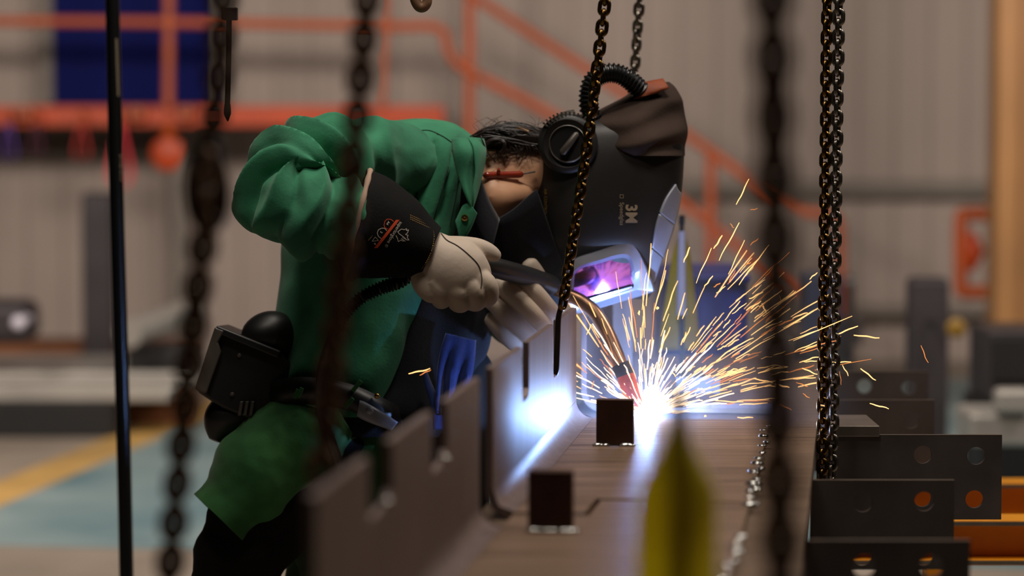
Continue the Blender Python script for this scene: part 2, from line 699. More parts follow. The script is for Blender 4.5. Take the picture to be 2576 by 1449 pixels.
yF = lambda D: 724.5 + F * math.tan(math.atan((280 - 724.5) / F) + math.atan(1.4 / (D)))  # rough floor row
machine('power_source', 'dark welding power source beyond the right hand chain', 'machine',
        (('cabinet', 2024, 2118, 692, 870, 0, 0.3, mat('machine_blue', (24, 30, 52), 0.5), 0.01),
         ('base', 2020, 2150, 872, 1010, -0.02, 0.5, M_black, 0.01),
         ('gas_bottle_guard', 2060, 2170, 800, 868, 0.32, 0.1, M_dark, 0.01)), 11.0)
c = P(2137, 705, 10.9)
q = MB()
q.tube([c + Vector((0, 0.05, 0.012)), c + Vector((0, 0, 0.012)), c + Vector((0, -0.01, 0.0))], 0.014, 12)
q.tube([P(2137, 712, 10.95), P(2137, 872, 10.95)], 0.018, 12)
o = q.build('chrome_pipe', mat('chrome', (225, 225, 230), 0.18, 1.0))
tag(o, 'upright shiny pipe stub beside the dark power source', 'pipe')

machine('blue_crate', 'deep blue plastic crate standing behind the flying sparks', 'crate',
        (('body', 1668, 1884, 700, 1002, 0, 0.5, M_navybox, 0.02),
         ('rim', 1660, 1892, 690, 716, -0.02, 0.54, M_navybox, 0.012),
         ('rib', 1750, 1762, 716, 1000, -0.015, 0.02, M_navybox, 0.004),
         ('rib', 1820, 1832, 716, 1000, -0.015, 0.02, M_navybox, 0.004),
         ('stand', 1680, 1872, 1003, 1230, 0.05, 0.4, M_dark, 0.01)), 7.3)
machine('machine_cabinet', 'dark machine cabinet at the right edge below the orange guard', 'machine',
        (('cabinet', 2486, 2700, 832, 1010, 0, 0.4, M_dark, 0.012),
         ('door', 2500, 2700, 850, 960, -0.012, 0.012, M_black, 0.004),
         ('plinth', 2470, 2700, 1010, 1180, 0.04, 0.4, M_black, 0.01)), 9.6)
c0 = P(2440, 1000, 9.2)
q = MB()
q.abox((c0.x, c0.y, c0.z - 0.16), (c0.x + 0.6, c0.y + 0.3, c0.z - 0.05))
q.abox((c0.x + 0.08, c0.y - 0.04, c0.z - 0.05), (c0.x + 0.2, c0.y + 0.06, c0.z + 0.03))
o = q.build('pale_casting', M_grey, None, True, 0.02)
tag(o, 'pale grey blurred casting in front of the dark machine cabinet', 'casting')

# stack of plates at the left with a pipe on it
Dl = 12.2
ps = empty('plate_stack', (P(150, 1000, Dl).x, Dl, 0))
tag(ps, 'pale grey steel plates stacked on dark timbers at the left', 'plate stack')
for nm, x0, x1, y0, y1, dd, dep, m in (('bearer', -160, 286, 1012, 1094, 0.0, 0.16, M_black), ('plate', -160, 440, 965, 1010, 0.0, 1.1, M_grey),
                                       ('plate', -160, 484, 936, 962, 0.25, 0.9, M_grey), ('bearer', 290, 470, 1014, 1080, 0.5, 0.2, M_rust)):
    px_box(nm, x0, x1, y0, y1, Dl + dd, dep, m, ps, 0.008, to_floor=nm == 'bearer')
rt = px_box('timber_stack', -160, 470, 868, 940, 13.9, 0.5, M_rust, None, 0.02, to_floor=True)
tag(rt, 'low rusty brown timber stack behind the steel plates at the left', 'timber')
q = MB()
a, b = P(322, 838, 12.3), P(476, 782, 12.8)
q.tube([a, a.lerp(b, 0.5), b], 0.058, 20)
q.tube([a - (b - a) * 0.001, a + (b - a) * 0.03], 0.064, 20)
o = q.build('steel_pipe', M_grey)
tag(o, 'pale grey pipe lying tilted between the black hose and the rusty chain', 'pipe')
px_box('bearer', 318, 478, 872, 936, 12.5, 0.3, M_black, None, 0.02)
o = bpy.data.objects['bearer.002'] if 'bearer.002' in bpy.data.objects else None
if o:
    o.name = 'machine_bed'
    tag(o, 'black machine bed under the tilted grey pipe', 'machine')
c = P(46, 812, 12.1)
q = MB()
q.ball(c, 0.03, 16, 10)
q.tube([c, c + Vector((0.0, 0.25, 0.0))], 0.02, 10)
o = q.build('lever_knob', mat('pale_knob', (210, 205, 220), 0.3))
tag(o, 'pale round lever knob in front of the far wall at the left edge', 'knob')
o = px_box('pillar_drill', -120, 76, 760, 866, 12.3, 0.3, M_dark, None, 0.05, to_floor=False)
tag(o, 'dark rounded machine head at the left edge', 'machine')

# ------------------------------------------------------------------ the steelwork being welded
ZT = 0.812
BD = (FWD + RIGHT * ((2133 - 1288) / F) - UPV * ((280 - 724.5) / F))
BD.z = 0
BD.normalize()
BU = Vector((BD.y, -BD.x, 0))
BO = on_plane(1450, 1050, ZT)
ZV = Vector((0, 0, 1))


def B(u, v, w):
    return BO + BU * u + BD * v + ZV * w


def uv(px, py, z=ZT):
    q = on_plane(px, py, z) - BO
    return q.dot(BU), q.dot(BD)


def v_at(px):
    lo, hi = -2.6, 6.0
    for _ in range(60):
        m = (lo + hi) / 2
        if project(B(0, m, 0))[0] < px:
            lo = m
        else:
            hi = m
    return lo


def steel_mat(name, col, rough, streak=(1, 1, 1), var=0.25, metal=0.85, col2=None, bump=0.12):
    return mat(name, col, rough, metal, var, 14, bump, 40, streak, col2)


M_trough = mat('brushed_wall_steel', (116, 99, 95), 0.5, 0.25, 0.22, 10, 0.10, 26, (6, 6, 0.6))
M_tfloor = mat('scaled_floor_steel', (124, 98, 78), 0.48, 0.35, 0.5, 7, 0.5, 16, (0.35, 6, 1), col2=(150, 122, 100))
M_girder = mat('girder_steel', (118, 98, 82), 0.46, 0.4, 0.3, 6, 0.3, 20, (0.5, 5, 1))
M_block = mat('rusty_block_steel', (70, 48, 40), 0.45, 0.7, 0.35, 14, 0.15, 50)
M_bead = mat('weld_metal', (190, 190, 186), 0.25, 1.0, 0.3, 60, 0.3, 120)
M_plate = mat('mill_scale_plate', (96, 89, 87), 0.42, 0.6, 0.22, 9, 0.1, 50)
M_edge = mat('lit_edge', (150, 142, 134), 0.35, 0.9, 0.15, 20)  # pale steel with the light on edges and the thick bar in its colour
M_yelbeam = mat('yellow_beam_paint', (236, 152, 14), 0.45, 0, 0.2, 4)
M_chain_b = mat('bronze_chain', (112, 86, 46), 0.28, 1.0, 0.3, 90)
M_chain_r = mat('rusty_chain', (112, 80, 54), 0.6, 0.2, 0.3, 40)
M_chain_g = mat('grey_chain', (140, 132, 122), 0.34, 1.0, 0.25, 60)
M_hook = mat('dark_hook_steel', (50, 42, 36), 0.45, 0.7, 0.2, 30)

u_edge = uv(2050, 1110)[0]
u_bead = uv(1912, 1160)[0]
v_near = -2.7
v_end = v_at(1450)            # end of the trough that is being welded
v_gap0, v_gap1 = v_at(1207), v_at(1240)
v_g2a, v_g2b = v_at(690), v_at(770)
vf = 1.45

# girder carrying the troughs
gird = empty('box_girder', B(0.2, 1, -0.27))
tag(gird, 'long brown steel girder lying across the shop under the cut troughs', 'girder')
q = MB()
q.prism([B(-0.03, v_near, -0.03), B(u_edge, v_near, -0.03), B(u_edge, vf, -0.03), B(-0.03, vf, -0.03)], (0, 0, 0.018))
q.build('top_flange', M_girder, gird, True, 0.002)
for uu in (0.03, u_edge - 0.05):
    q = MB()
    q.prism([B(uu, v_near, -0.03), B(uu + 0.014, v_near, -0.03), B(uu + 0.014, vf, -0.03), B(uu, vf, -0.03)], (0, 0, -0.215))
    q.build('web', M_plate, gird, True, 0.001)
q = MB()
q.prism([B(0.0, v_near, -0.263), B(u_edge - 0.02, v_near, -0.263), B(u_edge - 0.02, vf, -0.263), B(0.0, vf, -0.263)], (0, 0, 0.018))
q.build('bottom_flange', M_plate, gird, True, 0.002)

WH = 0.212
TH = 0.011
RI = 0.032


def trough(v0, v1, slots, label, floor_poly=None, h=WH):
    t = empty('steel_trough', B(0.1, (v0 + v1) / 2, -0.012))
    tag(t, label, 'trough', 'cut steel troughs on the girder')
    # upright wall with open slots, outlined in (v, z)
    pts = [(v0, RI)]
    for sa, sb, sz in slots:
        pass
    outl = [(v0, RI), (v0, h)]
    for sa, sb, sz in slots:
        outl += [(sa, h), (sa, sz + 0.012), (sa + 0.012, sz), (sb - 0.012, sz + 0.004), (sb, sz + 0.016), (sb, h)]
    outl += [(v1, h), (v1, RI)]
    q = MB()
    q.prism([B(0, v, z) for v, z in outl], BU * -TH)
    w = q.build('wall', M_trough, t, True, 0.0012)
    tri = w.modifiers.new('tri', 'TRIANGULATE')
    # rounded inner corner
    prof = []
    for k in range(9):
        a = math.pi / 2 * k / 8
        prof.append((RI - RI * math.cos(a), RI - RI * math.sin(a)))
    prof_o = [(RI - (RI + TH) * math.cos(math.pi / 2 * k / 8), RI - (RI + TH) * math.sin(math.pi / 2 * k / 8)) for k in range(8, -1, -1)]
    ring = prof + prof_o
    q = MB()
    q.loft([[B(u, v, z) for u, z in ring] for v in (v0, v1)])
    q.build('bend', M_trough, t, True)
    # floor of the trough
    if floor_poly is None:
        floor_poly = [(RI, v0), (u_bead, v0), (u_bead, v1), (RI, v1)]
    q = MB()
    q.prism([B(u, v, -TH) for u, v in floor_poly], (0, 0, TH))
    f = q.build('floor_plate', M_tfloor, t, True, 0.0012)
    f.modifiers.new('tri', 'TRIANGULATE')
    return t


def slot(x0, x1, ybot):
    va, vb = v_at(x0), v_at(x1)
    mid = B(0, (va + vb) / 2, 0)
    # height of the slot bottom from the row it shows at
    zz = 0.1
    for _ in range(30):
        y = project(mid + ZV * zz)[1]
        zz += (y - ybot) / 1500.0
    return va, vb, zz


us = uv(1483, 1270)[0]
vs0 = uv(1480, 1253)[1]
vsn = uv(1480, 1268)[1]
f1 = [(RI, v_gap1), (us, v_gap1), (us + 0.004, vs0), (u_bead, vs0 - 0.012), (u_bead, v_end), (RI, v_end)]
t1 = trough(v_gap1, v_end, [slot(1314, 1331, 1008), slot(1392, 1407, 944)],
            'cut steel trough whose end glows beside the welding arc', f1)
vq = v_gap1 - 0.02
f2 = [(RI, v_g2b), (u_bead, v_g2b), (u_bead, vs0 - 0.03), (us + 0.012, vs0 - 0.018), (us + 0.010, vq), (RI, vq)]
t2 = trough(v_g2b, v_gap0, [slot(930, 988, 1290), slot(1088, 1126, 1178)],
            'cut steel trough in the blurred foreground with two open slots', f2)
t3 = trough(v_near, v_g2a, [], 'nearest cut steel trough at the bottom left corner of the girder')
v_s0 = uv(1500, 1034)[1] + 0.09
t0 = trough(v_s0, v_s0 + 1.2, [(v_s0 + 0.42, v_s0 + 0.5, 0.11)], 'cut steel trough with bright rounded end beyond the torch')
# tube stub welded at the far trough
q = MB()
a = uv(1530, 1018)
for du in (0.0,):
    q.prism([B(a[0] - 0.012, a[1] + 0.25, 0), B(a[0] + 0.03, a[1] + 0.25, 0), B(a[0] + 0.03, a[1] + 0.262, 0), B(a[0] - 0.012, a[1] + 0.262, 0)], (0, 0, 0.24))
o = q.build('upright_flat_bar', M_trough, None, True, 0.001)
tag(o, 'narrow bright upright flat bar inside the far trough', 'flat bar')
# pale bar lying across beyond the arc
c0, c1 = uv(1722, 1030), uv(1945, 1034)
q = MB()
q.prism([B(c0[0], c0[1] + 0.02, 0.0), B(c1[0], c0[1] + 0.02, 0.0), B(c1[0], c0[1] + 0.07, 0.0), B(c0[0], c0[1] + 0.07, 0.0)], (0, 0, 0.012))
o = q.build('cross_bar', M_trough, None, True, 0.001)
tag(o, 'flat bright steel bar lying across the girder behind the arc', 'flat bar')
q = MB()
c0, c1 = uv(1700, 990), uv(1812, 992)
q.prism([B(c0[0], c0[1], 0.0), B(c1[0], c0[1], 0.0), B(c1[0], c0[1] + 0.06, 0.0), B(c0[0], c0[1] + 0.06, 0.0)], (0, 0, 0.035))
o = q.build('square_bar', M_plate, None, True, 0.001)
tag(o, 'short pale square bar on the girder behind the yellow flag', 'flat bar')

# weld beads along the trough floors
def weld_bead(name, p0, p1, n, parent, r=0.0075):
    for i in range(n):
        q = MB()
        t = (i + random.uniform(-0.3, 0.3)) / max(1, n - 1)
        a = uv(p0[0] + (p1[0] - p0[0]) * t, p0[1] + (p1[1] - p0[1]) * t)
        rr = r * random.uniform(0.6, 1.3)
        c = B(a[0] + random.uniform(-0.005, 0.005), a[1], 0.0)
        q.ball(c, rr, 10, 7, (random.uniform(1.0, 1.7), random.uniform(1.2, 2.1), random.uniform(0.5, 0.8)))
        q.v = [p + Vector((1, 1, 1)) * 0.0016 * noise.noise(p * 260) for p in q.v]
        q.build(name, M_bead, parent)

weld_bead('weld_lump', (1932, 1072), (1884, 1268), 16, t1)
weld_bead('weld_lump', (1856, 1352), (1822, 1480), 8, t2)
for tr, px, py in ((t2, 969, 1266), (t2, 1116, 1156)):
    v = v_at(px)
    z = 0.1
    for _ in range(30):
        z += (project(B(0.004, v, z))[1] - py) / 1800.0
    q = MB()
    q.ball(B(0.003, v, z), 0.0055, 14, 10)
    q.build('spatter_drop', M_bead, tr)

# upright stub blocks welded to the trough floor
for (x0, x1, y0, y1, lb) in ((1499, 1593, 1006, 1122, 'dark square steel block standing right in front of the arc'),
                             (1327, 1441, 1186, 1338, 'rusty brown steel block standing nearest on the trough floor')):
    a, b = uv(x0, y1), uv(x1, y1)
    vv = (a[1] + b[1]) / 2
    D = project(B(a[0], vv, 0))[2]
    hgt = (y1 - y0) * D / F
    o = empty('steel_block', B((a[0] + b[0]) / 2, vv, 0))
    tag(o, lb, 'block', 'steel blocks on the trough floor')
    q = MB()
    q.prism([B(a[0], vv, 0.001), B(b[0], vv, 0.001), B(b[0], vv + 0.022, 0.001), B(a[0], vv + 0.022, 0.001)], (0, 0, hgt))
    q.build('bar', M_block, o, True, 0.0015)
    q = MB()
    for i in range(9):
        u = a[0] + (b[0] - a[0]) * (i + 0.5) / 9
        if i in (3, 4, 5) and x0 > 1450:
            continue
        q.ball(B(u + random.uniform(-.002, .002), vv - 0.002, 0.0015), 0.0056 * random.uniform(0.7, 1.3), 10, 6, (1.9, 1.2, 0.8))
    q.build('weld_bead', M_bead, o)

# drilled connection plates standing on the right side of the girder
def drilled_plate(px0, px1, py0, hgt, D, holes, label, th=0.009):
    a, b = P(px0, py0, D), P(px1, py0, D)
    up = Vector((0, 0, 1))
    ex = (b - a)
    ex.z = 0
    W_ = ex.length
    ex.normalize()
    ey = Vector((-ex.y, ex.x, 0))
    t = empty('drilled_plate', a + ex * W_ / 2 - up * hgt)
    tag(t, label, 'plate', 'drilled plates on the girder side')
    # plate outline with real round holes, made as a grid of cells around the holes
    bm = bmesh.new()
    def ring(cx, cz, r, n=28):
        return [bm.verts.new(a + ex * (cx + r * math.cos(2 * math.pi * k / n)) - up * (cz + r * math.sin(2 * math.pi * k / n))) for k in range(n)]
    outer = [bm.verts.new(a + ex * x - up * z) for x, z in ((0, 0), (W_, 0), (W_, hgt), (0, hgt))]
    edges = [bm.edges.new((outer[i], outer[(i + 1) % 4])) for i in range(4)]
    for hx, hz, r in holes:
        vs = ring(hx, hz, r)
        edges += [bm.edges.new((vs[i], vs[(i + 1) % len(vs)])) for i in range(len(vs))]
    bmesh.ops.triangle_fill(bm, use_beauty=True, use_dissolve=False, edges=edges)
    # drop the triangles that fill the holes
    kill = []
    for f in bm.faces:
        c = f.calc_center_median() - a
        x, z = c.dot(ex), -c.z
        if any((x - hx) ** 2 + (z - hz) ** 2 < r * r * 0.98 for hx, hz, r in holes):
            kill.append(f)
    bmesh.ops.delete(bm, geom=kill, context='FACES_ONLY')
    r_ = bmesh.ops.extrude_face_region(bm, geom=list(bm.faces))
    bmesh.ops.translate(bm, verts=[v for v in r_['geom'] if isinstance(v, bmesh.types.BMVert)], vec=ey * th)
    bmesh.ops.recalc_face_normals(bm, faces=bm.faces)
    org = a + ex * W_ / 2 - up * hgt
    bmesh.ops.translate(bm, verts=bm.verts, vec=-org)
    me = bpy.data.meshes.new('plate')
    bm.to_mesh(me)
    bm.free()
    me.materials.append(M_plate)
    o = bpy.data.objects.new('plate', me)
    COL.objects.link(o)
    o.parent = t
    # bright top edge: overhead light put in as a paler strip
    q = MB()
    q.prism([a + up * 0.0004, b + up * 0.0004, b + ey * th + up * 0.0004, a + ey * th + up * 0.0004], up * 0.0012)
    q.build('lit_edge', M_edge, t, False)
    return t


def edge_x(D):
    return project(B(u_edge, (D - project(B(u_edge, 0, 0))[2]), -0.02))[0]


def hole(px, py, px0, py0, D, r=0.0168):
    return ((px - px0) * D / F, (py - py0) * D / F, r)


D5, D4, D3, D2, D1 = 4.13, 4.84, 5.32, 5.95, 6.55
drilled_plate(2060, 2336, 936, 0.15, D1, [hole(2175, 972, 2060, 936, D1), hole(2286, 975, 2060, 936, D1)], 'farthest drilled plate on the girder side, with two blurred holes')
drilled_plate(2052, 2351, 1008, 0.15, D2, [hole(2292, 1058, 2052, 1008, D2)], 'drilled plate second from the back, partly behind the thick bar')
drilled_plate(2056, 2521, 1096, 0.158, D3, [hole(2322, 1144, 2056, 1096, D3), hole(2456, 1147, 2056, 1096, D3), hole(2453, 1257, 2056, 1096, D3), hole(2322, 1254, 2056, 1096, D3)],
              'widest drilled plate with sharp clean bolt holes')
drilled_plate(2040, 2401, 1210, 0.152, D4, [hole(2171, 1264, 2040, 1210, D4), hole(2325, 1262, 2040, 1210, D4), hole(2171, 1400, 2040, 1210, D4), hole(2325, 1400, 2040, 1210, D4)],
              'drilled plate in front of the widest one, with two bolt holes showing')
drilled_plate(2012, 2441, 1362, 0.15, D5, [hole(2175, 1425, 2012, 1362, D5), hole(2345, 1425, 2012, 1362, D5)], 'nearest drilled plate at the bottom right, blurred')
# thick short bar on top of the widest plate
a, b = P(2086, 1096, D3 - 0.005), P(2213, 1096, D3 - 0.005)
q = MB()
q.abox((a.x, a.y, a.z - 0.002), (b.x, a.y + 0.2, a.z + 0.018))
o = q.build('thick_bar', M_edge, None, True, 0.0015)
tag(o, 'short thick bar with a bright scratched top beside the chains', 'flat bar')

# yellow trestle under the girder, at the right
tr = empty('yellow_trestle', (P(2500, 1300, 6.3).x, 6.2, 0))
tag(tr, 'yellow painted steel trestle beams showing behind the drilled plates', 'trestle')
def ibeam(nm, x0, x1, ytop, ybot, D, fw):
    a, b = P(x0, ytop, D), P(x1, ybot, D)
    q = MB()
    q.abox((a.x, a.y, a.z - 0.012), (b.x, a.y + fw, a.z))
    q.abox((a.x, a.y, b.z), (b.x, a.y + fw, b.z + 0.012))
    q.abox((a.x, a.y + fw / 2 - 0.005, b.z + 0.012), (b.x, a.y + fw / 2 + 0.005, a.z - 0.012))
    q.build(nm, M_yelbeam, tr, True, 0.0015)
    q = MB()
    q.abox((a.x, a.y - 0.0012, a.z - 0.010), (b.x, a.y, a.z - 0.002))
    q.abox((a.x, a.y - 0.0012, b.z + 0.002), (b.x, a.y, b.z + 0.010))
    q.build('lit_flange_edge', M_edge, tr, False)  # pale strips: light along the flange edges put into the colour
ibeam('front_beam', 2060, 3000, 1310, 1424, 5.75, 0.1)
ibeam('rear_beam', 2060, 3000, 1216, 1330, 6.5, 0.1)
for px in (2380, 2900):
    a = P(px, 1424, 5.9)
    q = MB()
    q.abox((a.x - 0.04, a.y, 0), (a.x + 0.04, a.y + 0.08, a.z - 0.002))
    q.build('leg', M_yelbeam, tr, True, 0.003)

# ------------------------------------------------------------------ chains
def link_mesh(name, pitch, d, m):
    rc = 0.5 * 2.25 * d / 1.0 * 0.5 + 0.0
    rc = 1.02 * d
    L = pitch + d - 2 * rc if pitch + d > 2 * rc else 0.001
    pts = []
    for k in range(9):
        a = math.pi * k / 8
        pts.append(Vector((rc * math.cos(a), 0, L / 2 + rc * math.sin(a))))
    for k in range(9):
        a = math.pi + math.pi * k / 8
        pts.append(Vector((rc * math.cos(a), 0, -L / 2 + rc * math.sin(a))))
    q = MB()
    q.tube(pts, d / 2, 8, closed=True)
    o = q.build(name, m, origin=(0, 0, 0))
    return o


def chain(name, pts, pitch, d, m, label, twist=0.78, group=None, end=None, jitter=0.12):
    path = curve3(pts, 200)
    seg = [0.0]
    for i in range(1, len(path)):
        seg.append(seg[-1] + (path[i] - path[i - 1]).length)
    n = int(seg[-1] / pitch)
    root = empty(name, path[-1])
    tag(root, label, 'chain', group)
    base = None
    for i in range(n + 1):
        s = i * pitch
        k = max(0, min(len(seg) - 2, int(np.searchsorted(seg, s)) - 1))
        t = (s - seg[k]) / max(1e-9, seg[k + 1] - seg[k])
        p = path[k].lerp(path[k + 1], t)
        dr = (path[min(k + 1, len(path) - 1)] - path[k]).normalized()
        rot = dr.to_track_quat('Z', 'Y').to_matrix().to_4x4() @ Matrix.Rotation(twist + (math.pi / 2 if i % 2 else 0) + random.uniform(-jitter, jitter), 4, 'Z')
        if base is None:
            base = link_mesh('link', pitch, d, m)
            o = base
        else:
            o = base.copy()
            COL.objects.link(o)
        o.parent = root
        o.matrix_local = Matrix.Translation(p - root.location) @ rot
    return root


c1 = chain('lifting_chain', [(1534, -110, 5.07), (1520, 20, 5.07), (1500, 190, 5.07), (1472, 400, 5.075), (1440, 610, 5.08), (1414, 778, 5.085)], 0.0183, 0.0080, M_chain_b,
           'sharp bronze lifting chain hanging down across the welding helmet')
q = MB()
ph = [(1412, 772, 5.085), (1405, 800, 5.087), (1403, 850, 5.088), (1401, 900, 5.089), (1399, 932, 5.09), (1392, 946, 5.092), (1386, 930, 5.094)]
q.tube(curve3(ph, 30), [0.0052] * 30, 10)
q.build('hook', M_hook, c1)
c2 = chain('lifting_chain', [(1617, -110, 5.86), (1606, 40, 5.88), (1600, 130, 5.9), (1592, 260, 5.92), (1588, 420, 5.94)], 0.0183, 0.0080, M_chain_g,
           'chain lit blue behind the ribbed hose at the top of the helmet')
c3 = chain('lifting_chain', [(2086, -110, 5.21), (2080, 40, 5.21), (2076, 420, 5.21), (2071, 800, 5.21), (2069, 1100, 5.21), (2069, 1205, 5.21)], 0.0187, 0.0078, M_chain_b,
           'sharp bronze chain hanging at the right of the girder, front strand', twist=0.35)
c4 = chain('lifting_chain', [(2112, -110, 5.25), (2107, 200, 5.25), (2101, 600, 5.25), (2096, 1000, 5.25), (2092, 1205, 5.25)], 0.0187, 0.0084, M_chain_g,
           'grey chain hanging right behind the sharp bronze one', twist=0.2)
c5 = chain('sling_chain', [(934, -150, 3.1), (918, 60, 3.1), (902, 250, 3.1), (886, 440, 3.1), (866, 640, 3.11), (842, 860, 3.12), (818, 1090, 3.13), (806, 1200, 3.13)], 0.0215, 0.0108, M_chain_r,
           'blurred rusty chain hanging in front of the green jacket')
c6 = chain('sling_chain', [(566, -160, 3.05), (557, 60, 3.05), (545, 220, 3.05), (534, 330, 3.05), (528, 372, 3.05)], 0.0215, 0.0108, M_chain_r,
           'blurred rusty chain at the left ending in a sling hook', twist=0.9)
# the hook that the left chain carries, and the chain that goes on below it
q = MB()
hk = [(526, 372, 3.05), (500, 392, 3.04), (486, 440, 3.04), (486, 500, 3.04), (500, 548, 3.04), (524, 566, 3.04), (548, 546, 3.04), (558, 500, 3.04), (556, 440, 3.04), (544, 396, 3.04)]
q.tube(curve3(hk, 50), [0.0075 + 0.003 * math.sin(math.pi * i / 49) for i in range(50)], 10)
q.ball(P(527, 372, 3.05), 0.017, 12, 8)
q.build('sling_hook', M_hook, c6)
c7 = chain('sling_chain', [(524, 420, 3.02), (516, 560, 3.02), (500, 700, 3.03), (480, 880, 3.04), (462, 1060, 3.05), (444, 1240, 3.06), (430, 1400, 3.07), (416, 1560, 3.08)], 0.0215, 0.0112, M_chain_r,
           'blurred rusty chain hanging below the sling hook down to the bottom', twist=0.6)
c8 = chain('sling_chain', [(1940, -160, 2.45), (1945, 200, 2.45), (1950, 600, 2.45), (1956, 1000, 2.45), (1962, 1300, 2.45), (1966, 1600, 2.45)], 0.026, 0.0135, M_chain_r,
           'broad blurred chain hanging nearest the camera at the right', twist=0.78)

# black hose hanging at the left
q = MB()
ph = [(280, -120, 6.3), (284, 60, 6.3), (289, 300, 6.3), (294, 520, 6.3), (302, 800, 6.3), (309, 1050, 6.3), (315, 1300, 6.3), (320, 1560, 6.3)]
hp = curve3(ph, 60)
q.tube(hp, 0.0161, 18)
hose = empty('air_hose', hp[-1])
tag(hose, 'straight black hose hanging down at the left, edged by blue light', 'hose')
hb = q.build('hose', mat('gloss_black_hose', (12, 12, 13), 0.3, 0, 0, spec=0.5), hose)
bv = bvh_of(hb)
M_print = mat('hose_print', (96, 84, 66), 0.7)
vs = []
fs = []
def quad(vs, fs, x0, y0, x1, y1, nn=1):
    for k in range(nn):
        ya, yb = y0 + (y1 - y0) * k / nn, y0 + (y1 - y0) * (k + 1) / nn
        n = len(vs)
        vs += [(x0, ya), (x1, ya), (x1, yb), (x0, yb)]
        fs.append((n, n + 1, n + 2, n + 3))
quad(vs, fs, 0, 0, 6, 145, 12)
decal('print', vs, fs, lambda x, y: (290 + x + y * 0.034, 97 + y), bv, M_print, hose, 0.0006)
vs, fs = [], []
for k, (y0, y1) in enumerate(((388, 397), (400, 404), (408, 424), (428, 438), (441, 446), (449, 455))):
    quad(vs, fs, 0, y0, 5, y1, 2)
decal('print', vs, fs, lambda x, y: (301 + x + (y - 388) * 0.02, y), bv, M_print, hose, 0.0006)

# hook tip and pointed rod coming in from above
ho = empty('rusty_hook', P(1060, 0, 5.3))
tag(ho, 'tip of a rusty hook hanging in from the top', 'hook')
q = MB()
q.tube(curve3([(1046, -130, 5.3), (1040, -60, 5.3), (1042, -10, 5.3), (1052, 14, 5.3), (1064, 18, 5.3), (1074, 6, 5.3), (1074, -16, 5.3), (1066, -30, 5.3)], 40),
       [0.007 + 0.003 * math.sin(math.pi * i / 39) for i in range(40)], 12)
q.build('bow', M_chain_r, ho)
q = MB()
q.tube([P(1046, -128, 5.3), P(1046, -220, 5.3)], 0.012, 12)
q.build('shank', M_hook, ho)
rd = empty('pointed_rod', P(573, 306, 5.3))
tag(rd, 'thin dark pointed rod hanging beside the left chain', 'rod')
q = MB()
q.tube([P(578, -150, 5.3), P(579, 25, 5.3)], 0.0125, 12)
q.build('sleeve', M_hook, rd)
q = MB()
q.box((P(578, 35, 5.3)), (0.0145, 0, 0), (0, 0.012, 0), (0, 0, 0.012))
q.build('collar', M_hook, rd, True, 0.002)
q = MB()
q.tube(curve3([(576, 46, 5.3), (575, 140, 5.3), (572, 262, 5.3)], 12), [0.0052] * 12, 10)
q.build('rod', M_hook, rd)
q = MB()
q.tube(curve3([(572, 262, 5.3), (572, 276, 5.3), (572, 292, 5.3), (573, 306, 5.3)], 12), [0.0055 + 0.0012 * math.sin(i / 11 * 3) - (0.0055 * max(0, i - 6) / 5) + 0.0002 for i in range(12)], 10)
q.build('tip', M_hook, rd)

# ------------------------------------------------------------------ yellow marker flags
M_flag = mat('yellow_flag_plastic', (206, 188, 20), 0.5, 0, 0.12, 10)
M_flag2 = mat('dull_yellow_flag_plastic', (250, 232, 80), 0.5, 0, 0.15, 8)
for m_ in (M_flag, M_flag2):      # thin plastic sheet: lets part of the light through
    nt_ = m_.node_tree
    pb = nt_.nodes['Principled BSDF']
    tl = nt_.nodes.new('ShaderNodeBsdfTranslucent')
    mx = nt_.nodes.new('ShaderNodeMixShader')
    mx.inputs[0].default_value = 0.65
    src = pb.inputs['Base Color'].links[0].from_socket
    nt_.links.new(src, tl.inputs['Color'])
    nt_.links.new(pb.outputs[0], mx.inputs[1])
    nt_.links.new(tl.outputs[0], mx.inputs[2])
    nt_.links.new(mx.outputs[0], nt_.nodes['Material Output'].inputs['Surface'])
M_pole = mat('white_pole', (158, 155, 172), 0.4)
